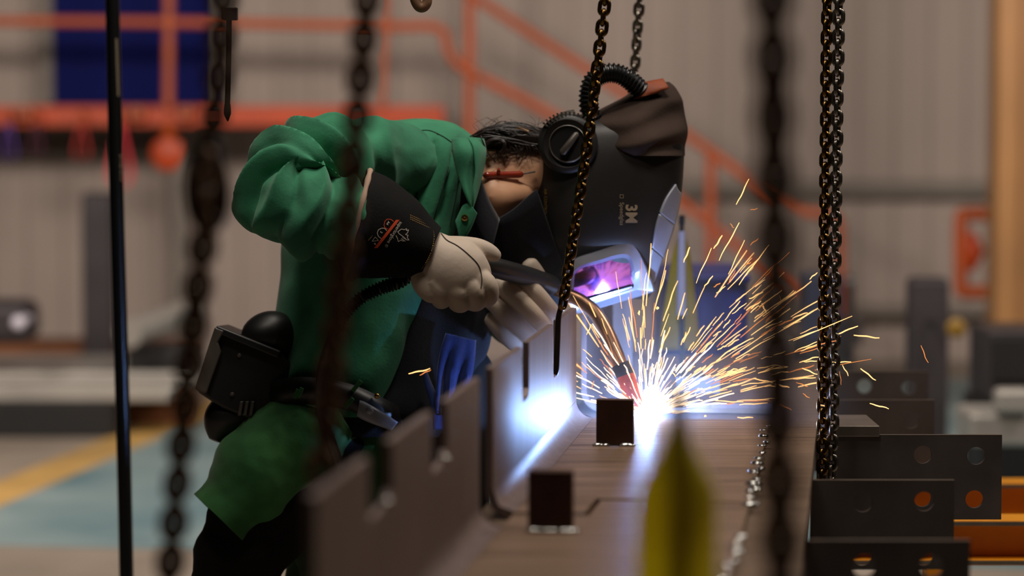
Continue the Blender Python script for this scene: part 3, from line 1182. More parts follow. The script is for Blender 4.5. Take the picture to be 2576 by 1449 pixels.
def spear_flag(sx, D, tip, base, m, label, wmax, white=True):
    o = empty('marker_flag', P(base[0], base[1], D))
    tag(o, label, 'flag', 'yellow marker flags')
    # tall closed wings either side of the pole
    n = 24
    for side in (-1, 1):
        ra = []
        for i in range(n):
            t = i / (n - 1)
            x = tip[0] + (base[0] - tip[0]) * t
            y = tip[1] + (base[1] - tip[1]) * t
            w = wmax * (min(1.0, t * 1.35) ** 0.9) * (1.0 if t < 0.78 else 1 - 0.5 * ((t - 0.78) / 0.22))
            if white:
                w = wmax * t ** 0.55
            else:
                w = wmax * (0.16 + 0.84 * max(0.0, min(1.0, (t - 0.12) / 0.2)) ** 1.2)
            row = []
            for j in range(7):
                s = j / 6
                row.append(P(x + side * w * s, y, D + (0.03 * s * s if side > 0 else 0.015 * s) * (wmax / 60.0)))
            ra.append(row)
        sheet('wing', ra, m, o, 0.004)
    q = MB()
    p0, p1 = P(tip[0], tip[1] - (26 if white else 0), D - 0.004), P(base[0], base[1], D - 0.004)
    if white:
        q.tube([P(tip[0], tip[1] - 6, D - 0.006), P(tip[0] - 1, tip[1] + 205, D - 0.006)], [0.008, 0.012], 12)
        q.build('sleeve', M_pole, o)
        q = MB()
        q.tube([P(tip[0], tip[1] - 46, D - 0.005), P(tip[0], tip[1] - 28, D - 0.005), P(tip[0], tip[1] - 20, D - 0.005), P(tip[0], tip[1] - 4, D - 0.005)], [0.0065, 0.007, 0.005, 0.005], 12)
        q.build('cap', M_black, o)
        q = MB()
        q.tube([P(tip[0], tip[1] + 205, D - 0.006), P(base[0] + 6, base[1] + 66, D)], 0.006, 10)
        q.build('pole', M_black, o)
    else:
        q.tube([P(tip[0] + 2, tip[1] - 30, D + 0.012), P(tip[0] + 8, tip[1] + 60, D + 0.012), P(base[0], base[1], D + 0.014)], [0.0025, 0.007, 0.007], 12)
        q.build('pole', mat('smoked_pole', (120, 104, 96), 0.5), o)
    return o

spear_flag(1, 6.3, (1715, 588), (1708, 880), M_flag, 'yellow pointed flag on a white pole standing behind the sparks', 52)
spear_flag(1, 2.7, (1706, 975), (1700, 1790), M_flag2, 'large blurred yellow pointed flag in the foreground', 96, white=False)

# ------------------------------------------------------------------ the welder
# depths below are written for a figure whose chest is 5.25 m away; she really stands a little farther back
DOFF = 0.20
P_hall = P


def P(px, py, D):
    return P_hall(px, py, D + DOFF if D > 2 else D)

M_green = mat('green_flame_cotton', (50, 124, 92), 0.8, 0, 0.3, 9, 0.25, 160, spec=0.25, sheen=0.15, col2=(60, 142, 104))
M_green2 = mat('worn_green_cotton', (46, 110, 60), 0.85, 0, 0.4, 7, 0.25, 150, spec=0.2, sheen=0.1, col2=(66, 120, 66))
M_lit_shirt = mat('lit_shirt_blue', (26, 46, 104), 0.85, 0, 0.3, 40, 0.3, 300, spec=0.2, sheen=0.2)  # lit copy of the shirt cloth, arc blue mixed into the colour
M_navy = mat('navy_cotton', (6, 8, 18), 0.85, 0, 0.2, 20, 0.3, 200, spec=0.2, sheen=0.2)
M_skin = mat('skin', (206, 156, 122), 0.5, 0, 0.06, 30, 0.05, 120)
M_skin.node_tree.nodes['Principled BSDF'].inputs['Subsurface Weight'].default_value = 0.08
M_hair = mat('dark_hair', (30, 20, 16), 0.4, 0, 0.2, 60)
M_glove = mat('pale_goat_leather', (190, 174, 160), 0.62, 0, 0.12, 14, 0.22, 90, col2=(196, 178, 158))
M_seam = mat('glove_seam', (70, 58, 48), 0.8)
M_cuff = mat('black_split_leather', (12, 11, 11), 0.85, 0, 0.2, 30, 0.3, 200, spec=0.2)
M_lining = mat('cuff_lining', (190, 160, 140), 0.9, 0, 0.1, 30)
M_thread = mat('yellow_thread', (190, 150, 70), 0.7)
M_helm = mat('matt_black_shell', (30, 28, 28), 0.5, 0, 0.12, 10, 0.05, 200, spec=0.4)
M_hood = mat('brown_black_hood_cloth', (58, 46, 40), 0.9, 0, 0.2, 10, 0.3, 180, spec=0.15)
M_ltan = mat('brown_leather', (128, 58, 24), 0.7, 0, 0.2, 20)
M_silver = mat('silver_plastic', (150, 154, 168), 0.35, 0.1, 0.06, 10)
M_visor = mat('clear_grey_plastic', (150, 156, 172), 0.22, 0.1, 0, spec=0.6, coat=0.4)
M_lens = mat('gold_violet_lens', (112, 70, 158), 0.05, 1.0)
M_pack = mat('black_plastic', (20, 19, 19), 0.42, 0, 0.1, 12, 0.05, 120)
M_packg = mat('worn_grey_plastic', (74, 68, 62), 0.4, 0, 0.2, 12)
M_hosec = mat('ribbed_black_hose', (16, 16, 17), 0.32)
M_earbud = mat('red_earbud_plastic', (140, 44, 22), 0.25, 0, 0, coat=0.6)
M_brass = mat('brass_snap', (200, 160, 90), 0.22, 1.0, 0.3, 200)
M_grprint = mat('grey_print', (150, 132, 104), 0.7)
M_ywprint = mat('yellow_print', (150, 118, 40), 0.7)
M_whprint = mat('white_print', (196, 186, 172), 0.7)
M_orprint = mat('orange_print', (200, 66, 22), 0.7)

me_root = empty('person', (P(830, 1000, 5.42).x, P(830, 1000, 5.42).y, 0))
tag(me_root, 'welder in green jacket, gauntlets and black helmet bending over the girder', 'person')
W = me_root


def nz(x, y, z):
    return noise.noise(Vector((x, y, z)))


def zloft(name, secs, m, parent, n=48, k=60, disp=None, expo=2.0, horizontal=False, arc=None, cap=True, thick=0):
    q = MB()
    q.loft(px_loft(secs, n, k, expo, disp, horizontal, arc), cap, cap, closed=arc is None)
    o = q.build(name, m, parent)
    if thick:
        s = o.modifiers.new('thickness', 'SOLIDIFY')
        s.thickness = thick
        s.offset = -1
    return o


def limb(secs, n=40, m=60, disp=None, squash=1.0, close=True):
    """3-D tube: secs = (px, py, D, radius in m). Returns MB; disp(s, angle, point) adds to the radius."""
    a = crom(secs, m)
    path = [P(r[0], r[1], r[2]) for r in a]
    rad = a[:, 3]
    rings = []
    up = None
    for i in range(m):
        t = (path[min(i + 1, m - 1)] - path[max(i - 1, 0)]).normalized()
        if up is None:
            w = Vector((0, -1, 0))
            up = (w - t * w.dot(t)).normalized()
        else:
            up = (up - t * up.dot(t)).normalized()
        s = t.cross(up)
        ring = []
        for j in range(n):
            an = 2 * math.pi * j / n
            d = math.cos(an) * up * squash + math.sin(an) * s
            r = rad[i] + (disp(i / (m - 1), an, path[i] + d * rad[i]) if disp else 0)
            ring.append(path[i] + d * r)
        rings.append(ring)
    q = MB()
    q.loft(rings, close, close)
    return q


# ---- the body itself: one continuous skin, mostly under the clothes
q = MB()
q.loft(px_loft([(850, 1120, 5.43, 70, .07), (850, 1030, 5.43, 100, .10), (900, 850, 5.43, 130, .11), (985, 650, 5.43, 160, .12), (1050, 500, 5.43, 130, .13), (1110, 430, 5.43, 92, .12), (1150, 425, 5.43, 60, .08)], 32, 40))
q.loft(px_loft([(1110, 440, 5.40, 80, .062), (1200, 440, 5.40, 78, .062), (1300, 432, 5.40, 74, .062), (1400, 440, 5.41, 70, .06), (1440, 445, 5.41, 50, .05)], 32, 30))
q.loft(px_loft([(1150, 470, 5.42, 50, .05), (1210, 485, 5.38, 76, .080), (1256, 495, 5.37, 66, .075), (1300, 490, 5.375, 50, .066), (1340, 480, 5.38, 30, .04)], 24, 20))
q.ball(P(1530, 460, 5.43), 0.085, 24, 16, (1.15, 0.9, 1.0))
for arm in ([(1040, 410, 5.32, .05), (860, 410, 5.2, .045), (700, 470, 5.11, .04), (850, 540, 5.08, .036), (1010, 600, 5.1, .028), (1090, 640, 5.11, .026)],
            [(1080, 420, 5.55, .05), (1180, 600, 5.62, .045), (1260, 760, 5.62, .04), (1350, 810, 5.52, .032), (1385, 800, 5.44, .026)]):
    v = limb(arm, 16, 30)
    q.add(v.v, v.f)
for leg in ([(800, 1080, 5.36, .075), (700, 1250, 5.33, .07), (610, 1420, 5.34, .055), (590, 1700, 5.45, .05), (540, 2010, 5.55, .04)],
            [(860, 1080, 5.52, .075), (840, 1300, 5.52, .07), (830, 1560, 5.5, .055), (800, 1800, 5.5, .05), (790, 2030, 5.5, .04)]):
    v = limb(leg, 16, 30)
    q.add(v.v, v.f)
body = q.build('body', M_skin, W)
rm = body.modifiers.new('one_skin', 'REMESH')
rm.mode = 'VOXEL'
rm.voxel_size = 0.006
rm.use_smooth_shade = True
sm = body.modifiers.new('smooth', 'SMOOTH')
sm.factor = 0.6
sm.iterations = 6

# ---- trousers, boots
def leg_fold(s, an, p):
    return 0.006 * nz(p.x * 9, p.y * 9, p.z * 5) + 0.004 * math.sin(p.z * 60 + 3 * nz(p.x * 6, 1, p.z * 4))

for nm, secs in (('trouser_leg', [(800, 1060, 5.38, .10), (700, 1240, 5.34, .105), (600, 1420, 5.35, .09), (580, 1700, 5.45, .075), (545, 1960, 5.54, .07)]),
                 ('trouser_leg', [(862, 1060, 5.52, .10), (835, 1300, 5.52, .10), (825, 1560, 5.5, .085), (800, 1800, 5.5, .075), (790, 1985, 5.5, .07)])):
    limb(secs, 32, 50, leg_fold).build(nm, M_cuff if secs[0][0] == 800 else M_green2, W)
M_boot = mat('black_boot', (22, 19, 17), 0.5, 0, 0.2, 20)
for px, D in ((545, 5.54), (790, 5.5)):
    c = P(px, 1980, D)
    q = MB()
    c0 = Vector((c.x, c.y, 0))
    secs = [(0.0, -0.13, .035, .05), (0.0, -0.09, .05, .075), (0, 0.0, .052, .075), (0.0, 0.08, .05, .055), (0, 0.15, .045, .04), (0, 0.19, .02, .02)]
    q.loft([[c0 + Vector((y + 0.0, hw * math.cos(2 * math.pi * j / 20), max(0.0, hz + hz * math.sin(2 * math.pi * j / 20)))) for j in range(20)] for x, y, hw, hz in secs])
    q.tube([c0 + Vector((-0.05, 0, 0.08)), c0 + Vector((-0.05, 0, 0.20))], 0.055, 18)
    q.build('boot', M_boot, W)

# ---- navy shirt under the jacket
def shirt_fold(s, an, px, py):
    return 0.006 * nz(px * 0.01, py * 0.005, 3) + 0.005 * math.sin(px * 0.05 + 4 * nz(px * 0.004, py * 0.004, 1))

zloft('shirt', [(930, 1100, 5.415, 200, .12), (950, 1040, 5.415, 226, .14), (960, 960, 5.415, 240, .125), (972, 880, 5.415, 256, .12), (985, 800, 5.415, 254, .12), (988, 700, 5.415, 250, .125), (990, 610, 5.415, 246, .125),
                (1000, 530, 5.415, 226, .12), (1030, 460, 5.415, 186, .14), (1070, 400, 5.415, 130, .11), (1090, 365, 5.415, 70, .07)], M_navy, W, 64, 70, shirt_fold, horizontal=True)
# shirt collar: dark V on either side of the bare throat
sheet('shirt_collar', strip([(1192, 400, 5.30), (1206, 440, 5.285), (1228, 500, 5.28), (1256, 552, 5.285)],
                            [(1150, 420, 5.30), (1168, 480, 5.27), (1190, 560, 5.265), (1235, 640, 5.27)], 20, 8, 0.006), M_navy, W, 0.004)
sheet('shirt_collar', strip([(1254, 550, 5.286), (1290, 528, 5.288), (1322, 500, 5.292), (1350, 476, 5.30)],
                            [(1225, 690, 5.34), (1290, 740, 5.36), (1360, 740, 5.38), (1420, 680, 5.36)], 20, 8, 0.004), M_navy, W, 0.004)
# brighter blue strips on the shirt, the arc's light put into their colour
sheet('lit_shirt_patch', strip([(1122, 838, 5.262), (1108, 880, 5.262), (1100, 940, 5.264), (1096, 1040, 5.266)], [(1196, 856, 5.305), (1192, 910, 5.305), (1182, 970, 5.307), (1170, 1050, 5.31)], 24, 16, 0.004,
                          disp=lambda s, t: 0.012 * s * math.sin(t * 15 + s * 2)), M_lit_shirt, W, 0.004)
sheet('lit_shirt_patch', strip([(1064, 930, 5.262), (1070, 970, 5.262), (1084, 1020, 5.264), (1090, 1080, 5.266)], [(1070, 930, 5.27), (1086, 970, 5.275), (1108, 1020, 5.28), (1114, 1080, 5.285)], 24, 10, 0.004), M_lit_shirt, W, 0.004)

# ---- green jacket: body shell, open at the front
def jacket_fold(s, an, px, py):
    deg = math.degrees(an)
    # pleats falling from the yoke, fading to the back
    k = max(0.0, min(1.0, (620 - py) / 160)) * max(0.0, min(1.0, (py - 330) / 60))
    pl = -0.017 * k * (1 - abs(math.sin(0.052 * px + 0.017 * py + 1.3 * nz(px * 0.010, py * 0.005, 5)))) ** 3
    br = 0.010 * nz(px * 0.008, py * 0.006, 7) + 0.005 * nz(px * 0.02, py * 0.011, 2)
    low = max(0.0, min(1.0, (py - 640) / 200)) * 0.007 * math.sin(px * 0.045 + py * 0.01 + 3 * nz(px * 0.006, py * 0.006, 9))
    arm = -0.02 * math.exp(-((px - (1040 + 0.0011 * (py - 430) ** 2 * 0.4 + (py - 430) * 0.10)) / 11.0) ** 2) * k
    return 0.012 + pl + br + low + arm

jk_secs = [(855, 1050, 5.42, 142, .150), (862, 960, 5.42, 160, .165), (880, 880, 5.42, 174, .170), (905, 800, 5.42, 196, .172), (925, 700, 5.42, 206, .174), (940, 610, 5.42, 216, .174),
           (965, 530, 5.42, 214, .166), (1002, 450, 5.42, 198, .160), (1034, 390, 5.42, 166, .150), (1054, 345, 5.42, 120, .132), (1056, 318, 5.42, 86, .105), (1056, 304, 5.42, 50, .07), (1056, 298, 5.42, 10, .02)]
jacket = empty('jacket', (0, 0, 0))
jacket.parent = W
jacket.location = -W.location
jkb = zloft('jacket_body', jk_secs, M_green, jacket, 110, 120, jacket_fold, horizontal=True, arc=(14, 300), thick=0.004)
# front placket with brass snap
sheet('placket', strip([(1146, 556, 5.232), (1156, 535, 5.230), (1166, 516, 5.228), (1184, 512, 5.228)],
                       [(1158, 612, 5.236), (1176, 590, 5.232), (1190, 562, 5.230), (1199, 536, 5.230)], 16, 6, 0.004), M_green, jacket, 0.004)
c = P(1169, 548, 5.222)
q = MB()
q.loft([[c + Vector((r * math.cos(2 * math.pi * j / 20), y, r * math.sin(2 * math.pi * j / 20))) for j in range(20)] for r, y in ((0.0068, 0.004), (0.0072, 0.0), (0.0058, -0.003), (0.0025, -0.0036), (0.0005, -0.003))])
q.build('snap_button', M_brass, jacket)
# collar: standing band behind the neck and the pointed leaf
def col_w(s, t):
    return 0.010 * math.sin(t * 3.0 + s * 3) + 0.004 * math.sin(s * 9)
sheet('collar', strip([(1138, 350, 5.262), (1140, 385, 5.246), (1150, 430, 5.236), (1166, 478, 5.230), (1186, 522, 5.230)],
                      [(1176, 346, 5.270), (1196, 380, 5.235), (1196, 430, 5.226), (1192, 480, 5.226), (1188, 524, 5.230)], 30, 14, 0.010, disp=col_w), M_green, jacket, 0.004)
sheet('collar', strip([(1174, 346, 5.268), (1190, 372, 5.240), (1195, 430, 5.228), (1191, 480, 5.227), (1188, 522, 5.230)],
                      [(1216, 350, 5.300), (1222, 384, 5.270), (1214, 430, 5.250), (1202, 480, 5.240), (1189, 524, 5.232)], 30, 12, 0.006, disp=col_w), M_green, jacket, 0.004)

# ---- near sleeve: billows at the elbow, folds gather at the crook of the arm
def sleeve_fold(s, an, p):
    px, py, D = project(p)
    f = 0.0
    for s0, amp, wd in ((0.20, .010, .030), (0.30, .014, .032), (0.39, .020, .028), (0.47, .018, .026), (0.55, .020, .028), (0.63, .016, .026), (0.72, .012, .030), (0.84, .010, .03)):
        ss = s + 0.030 * nz(px * 0.006, py * 0.006, s0 * 9) + 0.02 * math.sin(an * 2 + s0 * 20)
        f += 1.5 * amp * math.exp(-(abs(ss - s0) / (wd * 0.8)) ** 1.3)
        f -= 0.7 * amp * math.exp(-((ss - s0 - wd * 1.3) / (wd * 0.42)) ** 2)
    f += 0.010 * nz(px * 0.011, py * 0.011, 2.5) + 0.0025 * nz(px * 0.03, py * 0.03, 1.5)
    return f - 0.006

limb([(1052, 428, 5.335, .068), (1010, 408, 5.300, .080), (930, 394, 5.235, .074), (840, 404, 5.165, .074), (778, 420, 5.105, .080), (734, 452, 5.060, .084), (728, 498, 5.035, .084), (772, 522, 5.020, .082), (830, 532, 5.030, .078), (900, 548, 5.050, .066), (950, 566, 5.065, .056)],
     110, 240, sleeve_fold).build('sleeve', M_green, jacket)
sm = bpy.data.objects['sleeve'].modifiers.new('relax', 'SMOOTH')
sm.factor = 0.5
sm.iterations = 8
limb([(1080, 430, 5.53, .08), (1150, 560, 5.60, .075), (1220, 700, 5.62, .07), (1290, 790, 5.57, .06), (1340, 810, 5.53, .05)], 32, 50,
     lambda s, an, p: 0.008 * nz(p.x * 14, p.y * 14, p.z * 14)).build('sleeve', M_green, jacket)
# jacket skirt that flares over the hip down to its hem
def skirt_fold(s, an, px, py):
    return 0.010 * nz(px * 0.007, py * 0.007, 4) + 0.007 * math.sin(px * 0.030 - py * 0.02 + 2.5 * nz(px * 0.005, py * 0.005, 8)) * s + 0.003 * nz(px * 0.03, py * 0.03, 1)
zloft('skirt', [(850, 1030, 5.40, 96, .150), (800, 1062, 5.38, 118, .165), (735, 1120, 5.36, 128, .165), (665, 1195, 5.34, 130, .155), (600, 1262, 5.33, 112, .140), (556, 1308, 5.33, 96, .130)], M_green2, jacket, 72, 80, skirt_fold, cap=False, thick=0.004)
zloft('skirt', [(890, 1040, 5.5, 110, .12), (890, 1150, 5.5, 124, .13), (880, 1290, 5.5, 130, .13), (870, 1400, 5.5, 128, .12), (866, 1470, 5.5, 126, .12)], M_green2, jacket, 48, 50, skirt_fold, cap=False, thick=0.004, horizontal=True)

# black volume added for the darkness between the jacket fronts
zloft('shade_fill', [(1080, 860, 5.44, 120, .06), (1108, 930, 5.44, 146, .06), (1108, 1020, 5.44, 142, .075), (1104, 1120, 5.44, 138, .08), (1104, 1240, 5.44, 136, .08), (1100, 1380, 5.44, 134, .08), (1098, 1420, 5.44, 132, .075)], M_cuff, W, 48, 40,
      lambda s, an, px, py: 0.006 * math.sin(px * 0.05 + 2 * nz(px * 0.006, py * 0.006, 3)), horizontal=True)

# ---- hair at the nape
hair = empty('hair')
hair.parent = W
hair.location = -W.location
zloft('nape_hair', [(1216, 372, 5.40, 8, .04), (1250, 358, 5.40, 22, .055), (1300, 348, 5.40, 28, .062), (1350, 352, 5.40, 30, .064), (1400, 362, 5.40, 30, .06)], M_hair, hair, 32, 24,
      lambda s, an, px, py: 0.0025 * math.sin(an * 22 + s * 4))
rnd = random.Random(3)
q = MB()
for i in range(130):
    x0 = rnd.uniform(1180, 1225)
    y0 = 352 + rnd.uniform(-10, 12) - (x0 - 1180) * 0.35
    D = rnd.uniform(5.335, 5.40)
    x1 = rnd.uniform(1330, 1400)
    hgt = rnd.uniform(300, 345) + (5.40 - D) * 300 * rnd.uniform(0.4, 1.3)
    pts = [(x0, y0, D), (x0 + 35, (y0 + hgt) / 2 - 4, D - 0.004), ((x0 + x1) / 2, hgt + rnd.uniform(-2, 10), D - 0.006), (x1 - 40, hgt + 16, D), (x1, 350 + rnd.uniform(-14, 40), D + 0.004)]
    q.tube(curve3(pts, 14), [0.0009] * 14, 4, caps=False)
for i in range(34):   # the loose loop over the collar
    r = rnd.uniform(0.8, 1.12)
    D = 5.325 + rnd.uniform(-0.012, 0.012)
    pts = []
    for k in range(15):
        a = math.radians(-40 + 290 * k / 14)
        pts.append((1243 + 27 * r * math.cos(a) + 6 * math.sin(a), 368 - 22 * r * math.sin(a) + 3, D))
    q.tube(curve3(pts, 18), [0.0009] * 18, 4, caps=False)
for i in range(60):   # fine hair on the neck below
    x0 = rnd.uniform(1250, 1350)
    y0 = rnd.uniform(360, 380)
    pts = [(x0, y0, 5.335), (x0 + rnd.uniform(-10, 6), y0 + 12, 5.333), (x0 + rnd.uniform(-24, 4), y0 + rnd.uniform(18, 40), 5.334)]
    q.tube(curve3(pts, 7), [0.0006] * 7, 3, caps=False)
for i in range(40):   # flyaway hairs
    x0 = rnd.uniform(1200, 1360)
    y0 = 330 + rnd.uniform(-8, 8)
    pts = [(x0, y0, 5.38), (x0 + rnd.uniform(-12, 12), y0 - rnd.uniform(8, 20), 5.38), (x0 + rnd.uniform(-30, 30), y0 - rnd.uniform(10, 36), 5.38)]
    q.tube(curve3(pts, 8), [0.00028] * 8, 3, caps=False)
q.tube(curve3([(1209, 342, 5.27), (1216, 360, 5.265), (1228, 385, 5.30), (1246, 408, 5.325)], 12), [0.0016] * 12, 6)
s_ = q.build('strands', M_hair, hair)
s_['kind'] = 'stuff'
q = MB()
q.tube(curve3([(1292, 322, 5.37), (1310, 325, 5.35), (1330, 333, 5.34)], 10), [0.0035] * 10, 8)
q.build('hair_tie', mat('tan_hair_tie', (170, 116, 50), 0.5), hair)

# ---- earbud lead with its red capsule
ear = empty('earphone_lead')
ear.parent = W
ear.location = -W.location
q = MB()
q.tube(curve3([(1223, 442, 5.306), (1228, 441, 5.306), (1266, 440, 5.317), (1304, 439, 5.326), (1309, 438, 5.328)], 20), [0.003] + [0.0068] * 18 + [0.003], 14)
q.build('capsule', M_earbud, ear)
q = MB()
q.tube(curve3([(1200, 436, 5.298), (1212, 440, 5.303), (1224, 442, 5.306)], 8), [0.0018] * 8, 6)
q.tube(curve3([(1308, 438, 5.328), (1324, 436, 5.329), (1346, 432, 5.335)], 8), [0.0018] * 8, 6)
q.build('wire', M_black, ear)
q = MB()
q.tube([P(1254, 432, 5.300), P(1254, 426, 5.316)], [0.004, 0.003], 8)
q.build('remote_key', M_earbud, ear)
q = MB()
q.tube([P(1299, 472, 5.329), P(1299, 472, 5.3265)], [0.0022, 0.0012], 8)
q.build('mole', mat('mole', (90, 52, 38), 0.6), W)

# ---- welding helmet
helm = empty('welding_helmet')
helm.parent = W
helm.location = -W.location
def shell_sec(y, xl, xr, near, far):
    return ((xl + xr) / 2, y, (near + far) / 2, (xr - xl) / 2, (far - near) / 2)
hs = [shell_sec(288, 1440, 1690, 5.36, 5.50), shell_sec(318, 1388, 1712, 5.32, 5.54), shell_sec(360, 1354, 1721, 5.305, 5.56), shell_sec(420, 1342, 1720, 5.298, 5.565), shell_sec(490, 1338, 1714, 5.296, 5.57),
      shell_sec(550, 1340, 1702, 5.298, 5.57), shell_sec(605, 1350, 1684, 5.308, 5.57), shell_sec(645, 1366, 1670, 5.335, 5.565), shell_sec(690, 1392, 1655, 5.376, 5.56), shell_sec(735, 1424, 1641, 5.42, 5.555), shell_sec(752, 1440, 1628, 5.44, 5.55)]
shell = zloft('shell', hs, M_helm, helm, 72, 70, None, 2.6, horizontal=True)
bvs = bvh_of(shell)
# cloth hood over the crown
def hood_fold(s, an, px, py):
    f = 0.005 * nz(px * 0.012, py * 0.02, 6) + 0.006 * math.sin(py * 0.085 + (px - 1500) * 0.022 + 2.0 * nz(px * 0.008, py * 0.008, 1))
    return 0.002 + 0.007 * max(0.0, math.sin(an)) ** 0.5 + f * min(1, s * 3) * max(0.0, math.sin(an)) ** 0.7 * max(0, min(1, (1.06 - s) * 4))
zloft('hood', [(1652, 206, 5.44, 26, .03), (1650, 220, 5.44, 44, .055), (1640, 245, 5.44, 66, .075), (1612, 278, 5.44, 106, .095), (1592, 312, 5.435, 131, .112), (1594, 345, 5.432, 130, .126), (1604, 372, 5.432, 116, .129), (1624, 392, 5.432, 94, .127)], M_hood, helm, 64, 56, hood_fold, horizontal=True)
# leather tab at the hose end
sheet('leather_tab', strip([(1594, 250, 5.365), (1604, 232, 5.362), (1614, 211, 5.368), (1668, 199, 5.38)], [(1640, 236, 5.352), (1660, 230, 5.352), (1676, 224, 5.355), (1682, 222, 5.362)], 16, 6, 0.006), M_ltan, helm, 0.004)
# ribbed breathing hose
hp = curve3([(1498, 316, 5.36), (1484, 280, 5.355), (1481, 240, 5.352), (1490, 206, 5.350), (1514, 188, 5.350), (1546, 184, 5.352), (1576, 196, 5.356), (1602, 218, 5.364), (1624, 242, 5.375)], 180)
q = MB()
q.tube(hp, [0.0182 + 0.0022 * math.sin(i * 2 * math.pi / 6.0) for i in range(180)], 22)
q.build('breathing_hose', M_hosec, helm)
# side pivot: big round cap with a turning knob
def disc(name, px, py, D, prof, m, parent, n=40, tilt=(0, 0)):
    c = P(px, py, D)
    ay = Vector((tilt[0], -1, tilt[1])).normalized()
    ax = ay.cross(Vector((0, 0, 1))).normalized()
    az = ax.cross(ay)
    q = MB()
    q.loft([[c + ay * y + (ax * math.cos(2 * math.pi * j / n) + az * math.sin(2 * math.pi * j / n)) * max(r, 0.0004) for j in range(n)] for r, y in prof])
    return q.build(name, m, parent)
disc('pivot_cap', 1428, 362, 5.305, [(0.058, -0.03), (0.058, 0.004), (0.054, 0.010), (0.047, 0.012), (0.045, 0.010)], M_helm, helm, tilt=(-0.12, 0.05))
disc('pivot_ring', 1428, 362, 5.2905, [(0.0352, -0.004), (0.0368, 0.0005), (0.0352, 0.0022), (0.0336, 0.0005), (0.0336, -0.004)], M_packg, helm, tilt=(-0.12, 0.05))
disc('pivot_dish', 1428, 362, 5.2935, [(0.0338, 0.0), (0.033, 0.0022), (0.02, 0.0018), (0.0, 0.0016)], M_pack, helm, tilt=(-0.12, 0.05))
q = MB()
ka, kb = P(1454, 333, 5.2885), P(1412, 388, 5.2865)
q.tube([ka, ka.lerp(kb, 0.08), ka.lerp(kb, 0.92), kb], [0.002, 0.0062, 0.0075, 0.003], 10)
q.build('knob', M_packg, helm)
for i in range(13):
    a = math.radians(48 + i * 7.6)
    c = P(1428 + 73 * math.cos(a) * 1.02, 362 - 73 * math.sin(a) * 1.02, 5.302)
    q = MB()
    t = Vector((math.cos(a), 0, math.sin(a)))
    s_v = Vector((-math.sin(a), 0, math.cos(a)))
    q.box(c, t * 0.006, (0, 0.008, 0), s_v * 0.0018)
    q.build('ratchet_tooth', M_packg, helm, True, 0.0006)
sheet('buckle', strip([(1398, 296, 5.33), (1420, 284, 5.328), (1444, 279, 5.33)], [(1404, 308, 5.31), (1424, 295, 5.308), (1450, 291, 5.31)], 12, 5, 0.002), M_packg, helm, 0.006)

# visor: window frame sloping down and away, lens set into it
def lensD(x, y):
    return 5.350 + 0.00052 * (y - 690) + 0.00016 * (x - 1520)
def outline(pts, m):
    return crom(pts + [pts[0]], m + 1)[:m]
outer = outline([(1426, 668), (1450, 648), (1500, 630), (1560, 610), (1592, 612), (1614, 640), (1632, 684), (1647, 726), (1632, 738), (1560, 760), (1470, 786), (1440, 782), (1424, 740)], 72)
inner = outline([(1446, 690), (1466, 674), (1510, 662), (1555, 650), (1578, 652), (1586, 672), (1590, 702), (1594, 722), (1580, 730), (1530, 746), (1470, 766), (1452, 762), (1444, 730)], 72)
q = MB()
rings = []
rings.append([P(x, y, lensD(x, y) + 0.05) for x, y in outer])
rings.append([P(x, y, lensD(x, y) + 0.012) for x, y in outer])
rings.append([P(x * 0.9 + i_[0] * 0.1, y * 0.9 + i_[1] * 0.1, lensD(x, y) - 0.001) for (x, y), i_ in zip(outer, inner)])
rings.append([P(x * 0.25 + i_[0] * 0.75, y * 0.25 + i_[1] * 0.75, lensD(x, y) - 0.002) for (x, y), i_ in zip(outer, inner)])
rings.append([P(x, y, lensD(x, y) + 0.002) for x, y in inner])
rings.append([P(x, y, lensD(x, y) + 0.014) for x, y in inner])
q.loft(rings, False, False)
q.build('visor_frame', M_visor, helm)
q = MB()
cx, cy = inner[:, 0].mean(), inner[:, 1].mean()
q.loft([[P(cx + (x - cx) * k, cy + (y - cy) * k, lensD(cx + (x - cx) * k, cy + (y - cy) * k) + 0.009) for x, y in inner] for k in (1.02, 0.6, 0.02)], False, True)
q.build('lens', M_lens, helm)
q = MB()
q.loft([[P(x, y, lensD(x, y) + dd) for x, y in ((1462, 757), (1590, 720), (1594, 731), (1466, 769))] for dd in (0.0035, 0.012)], True, True)
q.build('lens_sill', M_visor, helm, True, 0.0008)

# silver trim along the brow, split by a slanting groove
def trim_band(name, ts):
    n = 20
    A = [(1700, 462), (1672, 505), (1652, 560), (1642, 612), (1634, 660), (1636, 706)]
    Bq = [(1713, 470), (1710, 505), (1698, 560), (1681, 612), (1662, 662), (1640, 722)]
    a, b = crom(A, 40), crom(Bq, 40)
    rows = []
    for i in range(n):
        row = []
        for j in range(10):
            t = j / 9
            s = ts[0] + (ts[1] - ts[0]) * i / (n - 1) + (0.10 * (t - 0.5))
            s = max(0, min(1, s))
            k = s * 39
            k0 = min(int(k), 38)
            fa = a[k0] * (1 - (k - k0)) + a[k0 + 1] * (k - k0)
            fb = b[k0] * (1 - (k - k0)) + b[k0 + 1] * (k - k0)
            p = fa * (1 - t) + fb * t
            d = (P(p[0], p[1], 1) - CAM).normalized()
            h = bvs.ray_cast(CAM, d, 30)[0]
            D = project(h)[2] - DOFF if h is not None else 5.43
            row.append(P(p[0], p[1], min(D, 5.44) - 0.003))
        rows.append(row)
    return sheet(name, rows, M_silver, helm, 0.004)
trim_band('silver_trim', (0.06, 0.365))
trim_band('silver_trim', (0.372, 0.695))
trim_band('silver_trim', (0.702, 0.95))

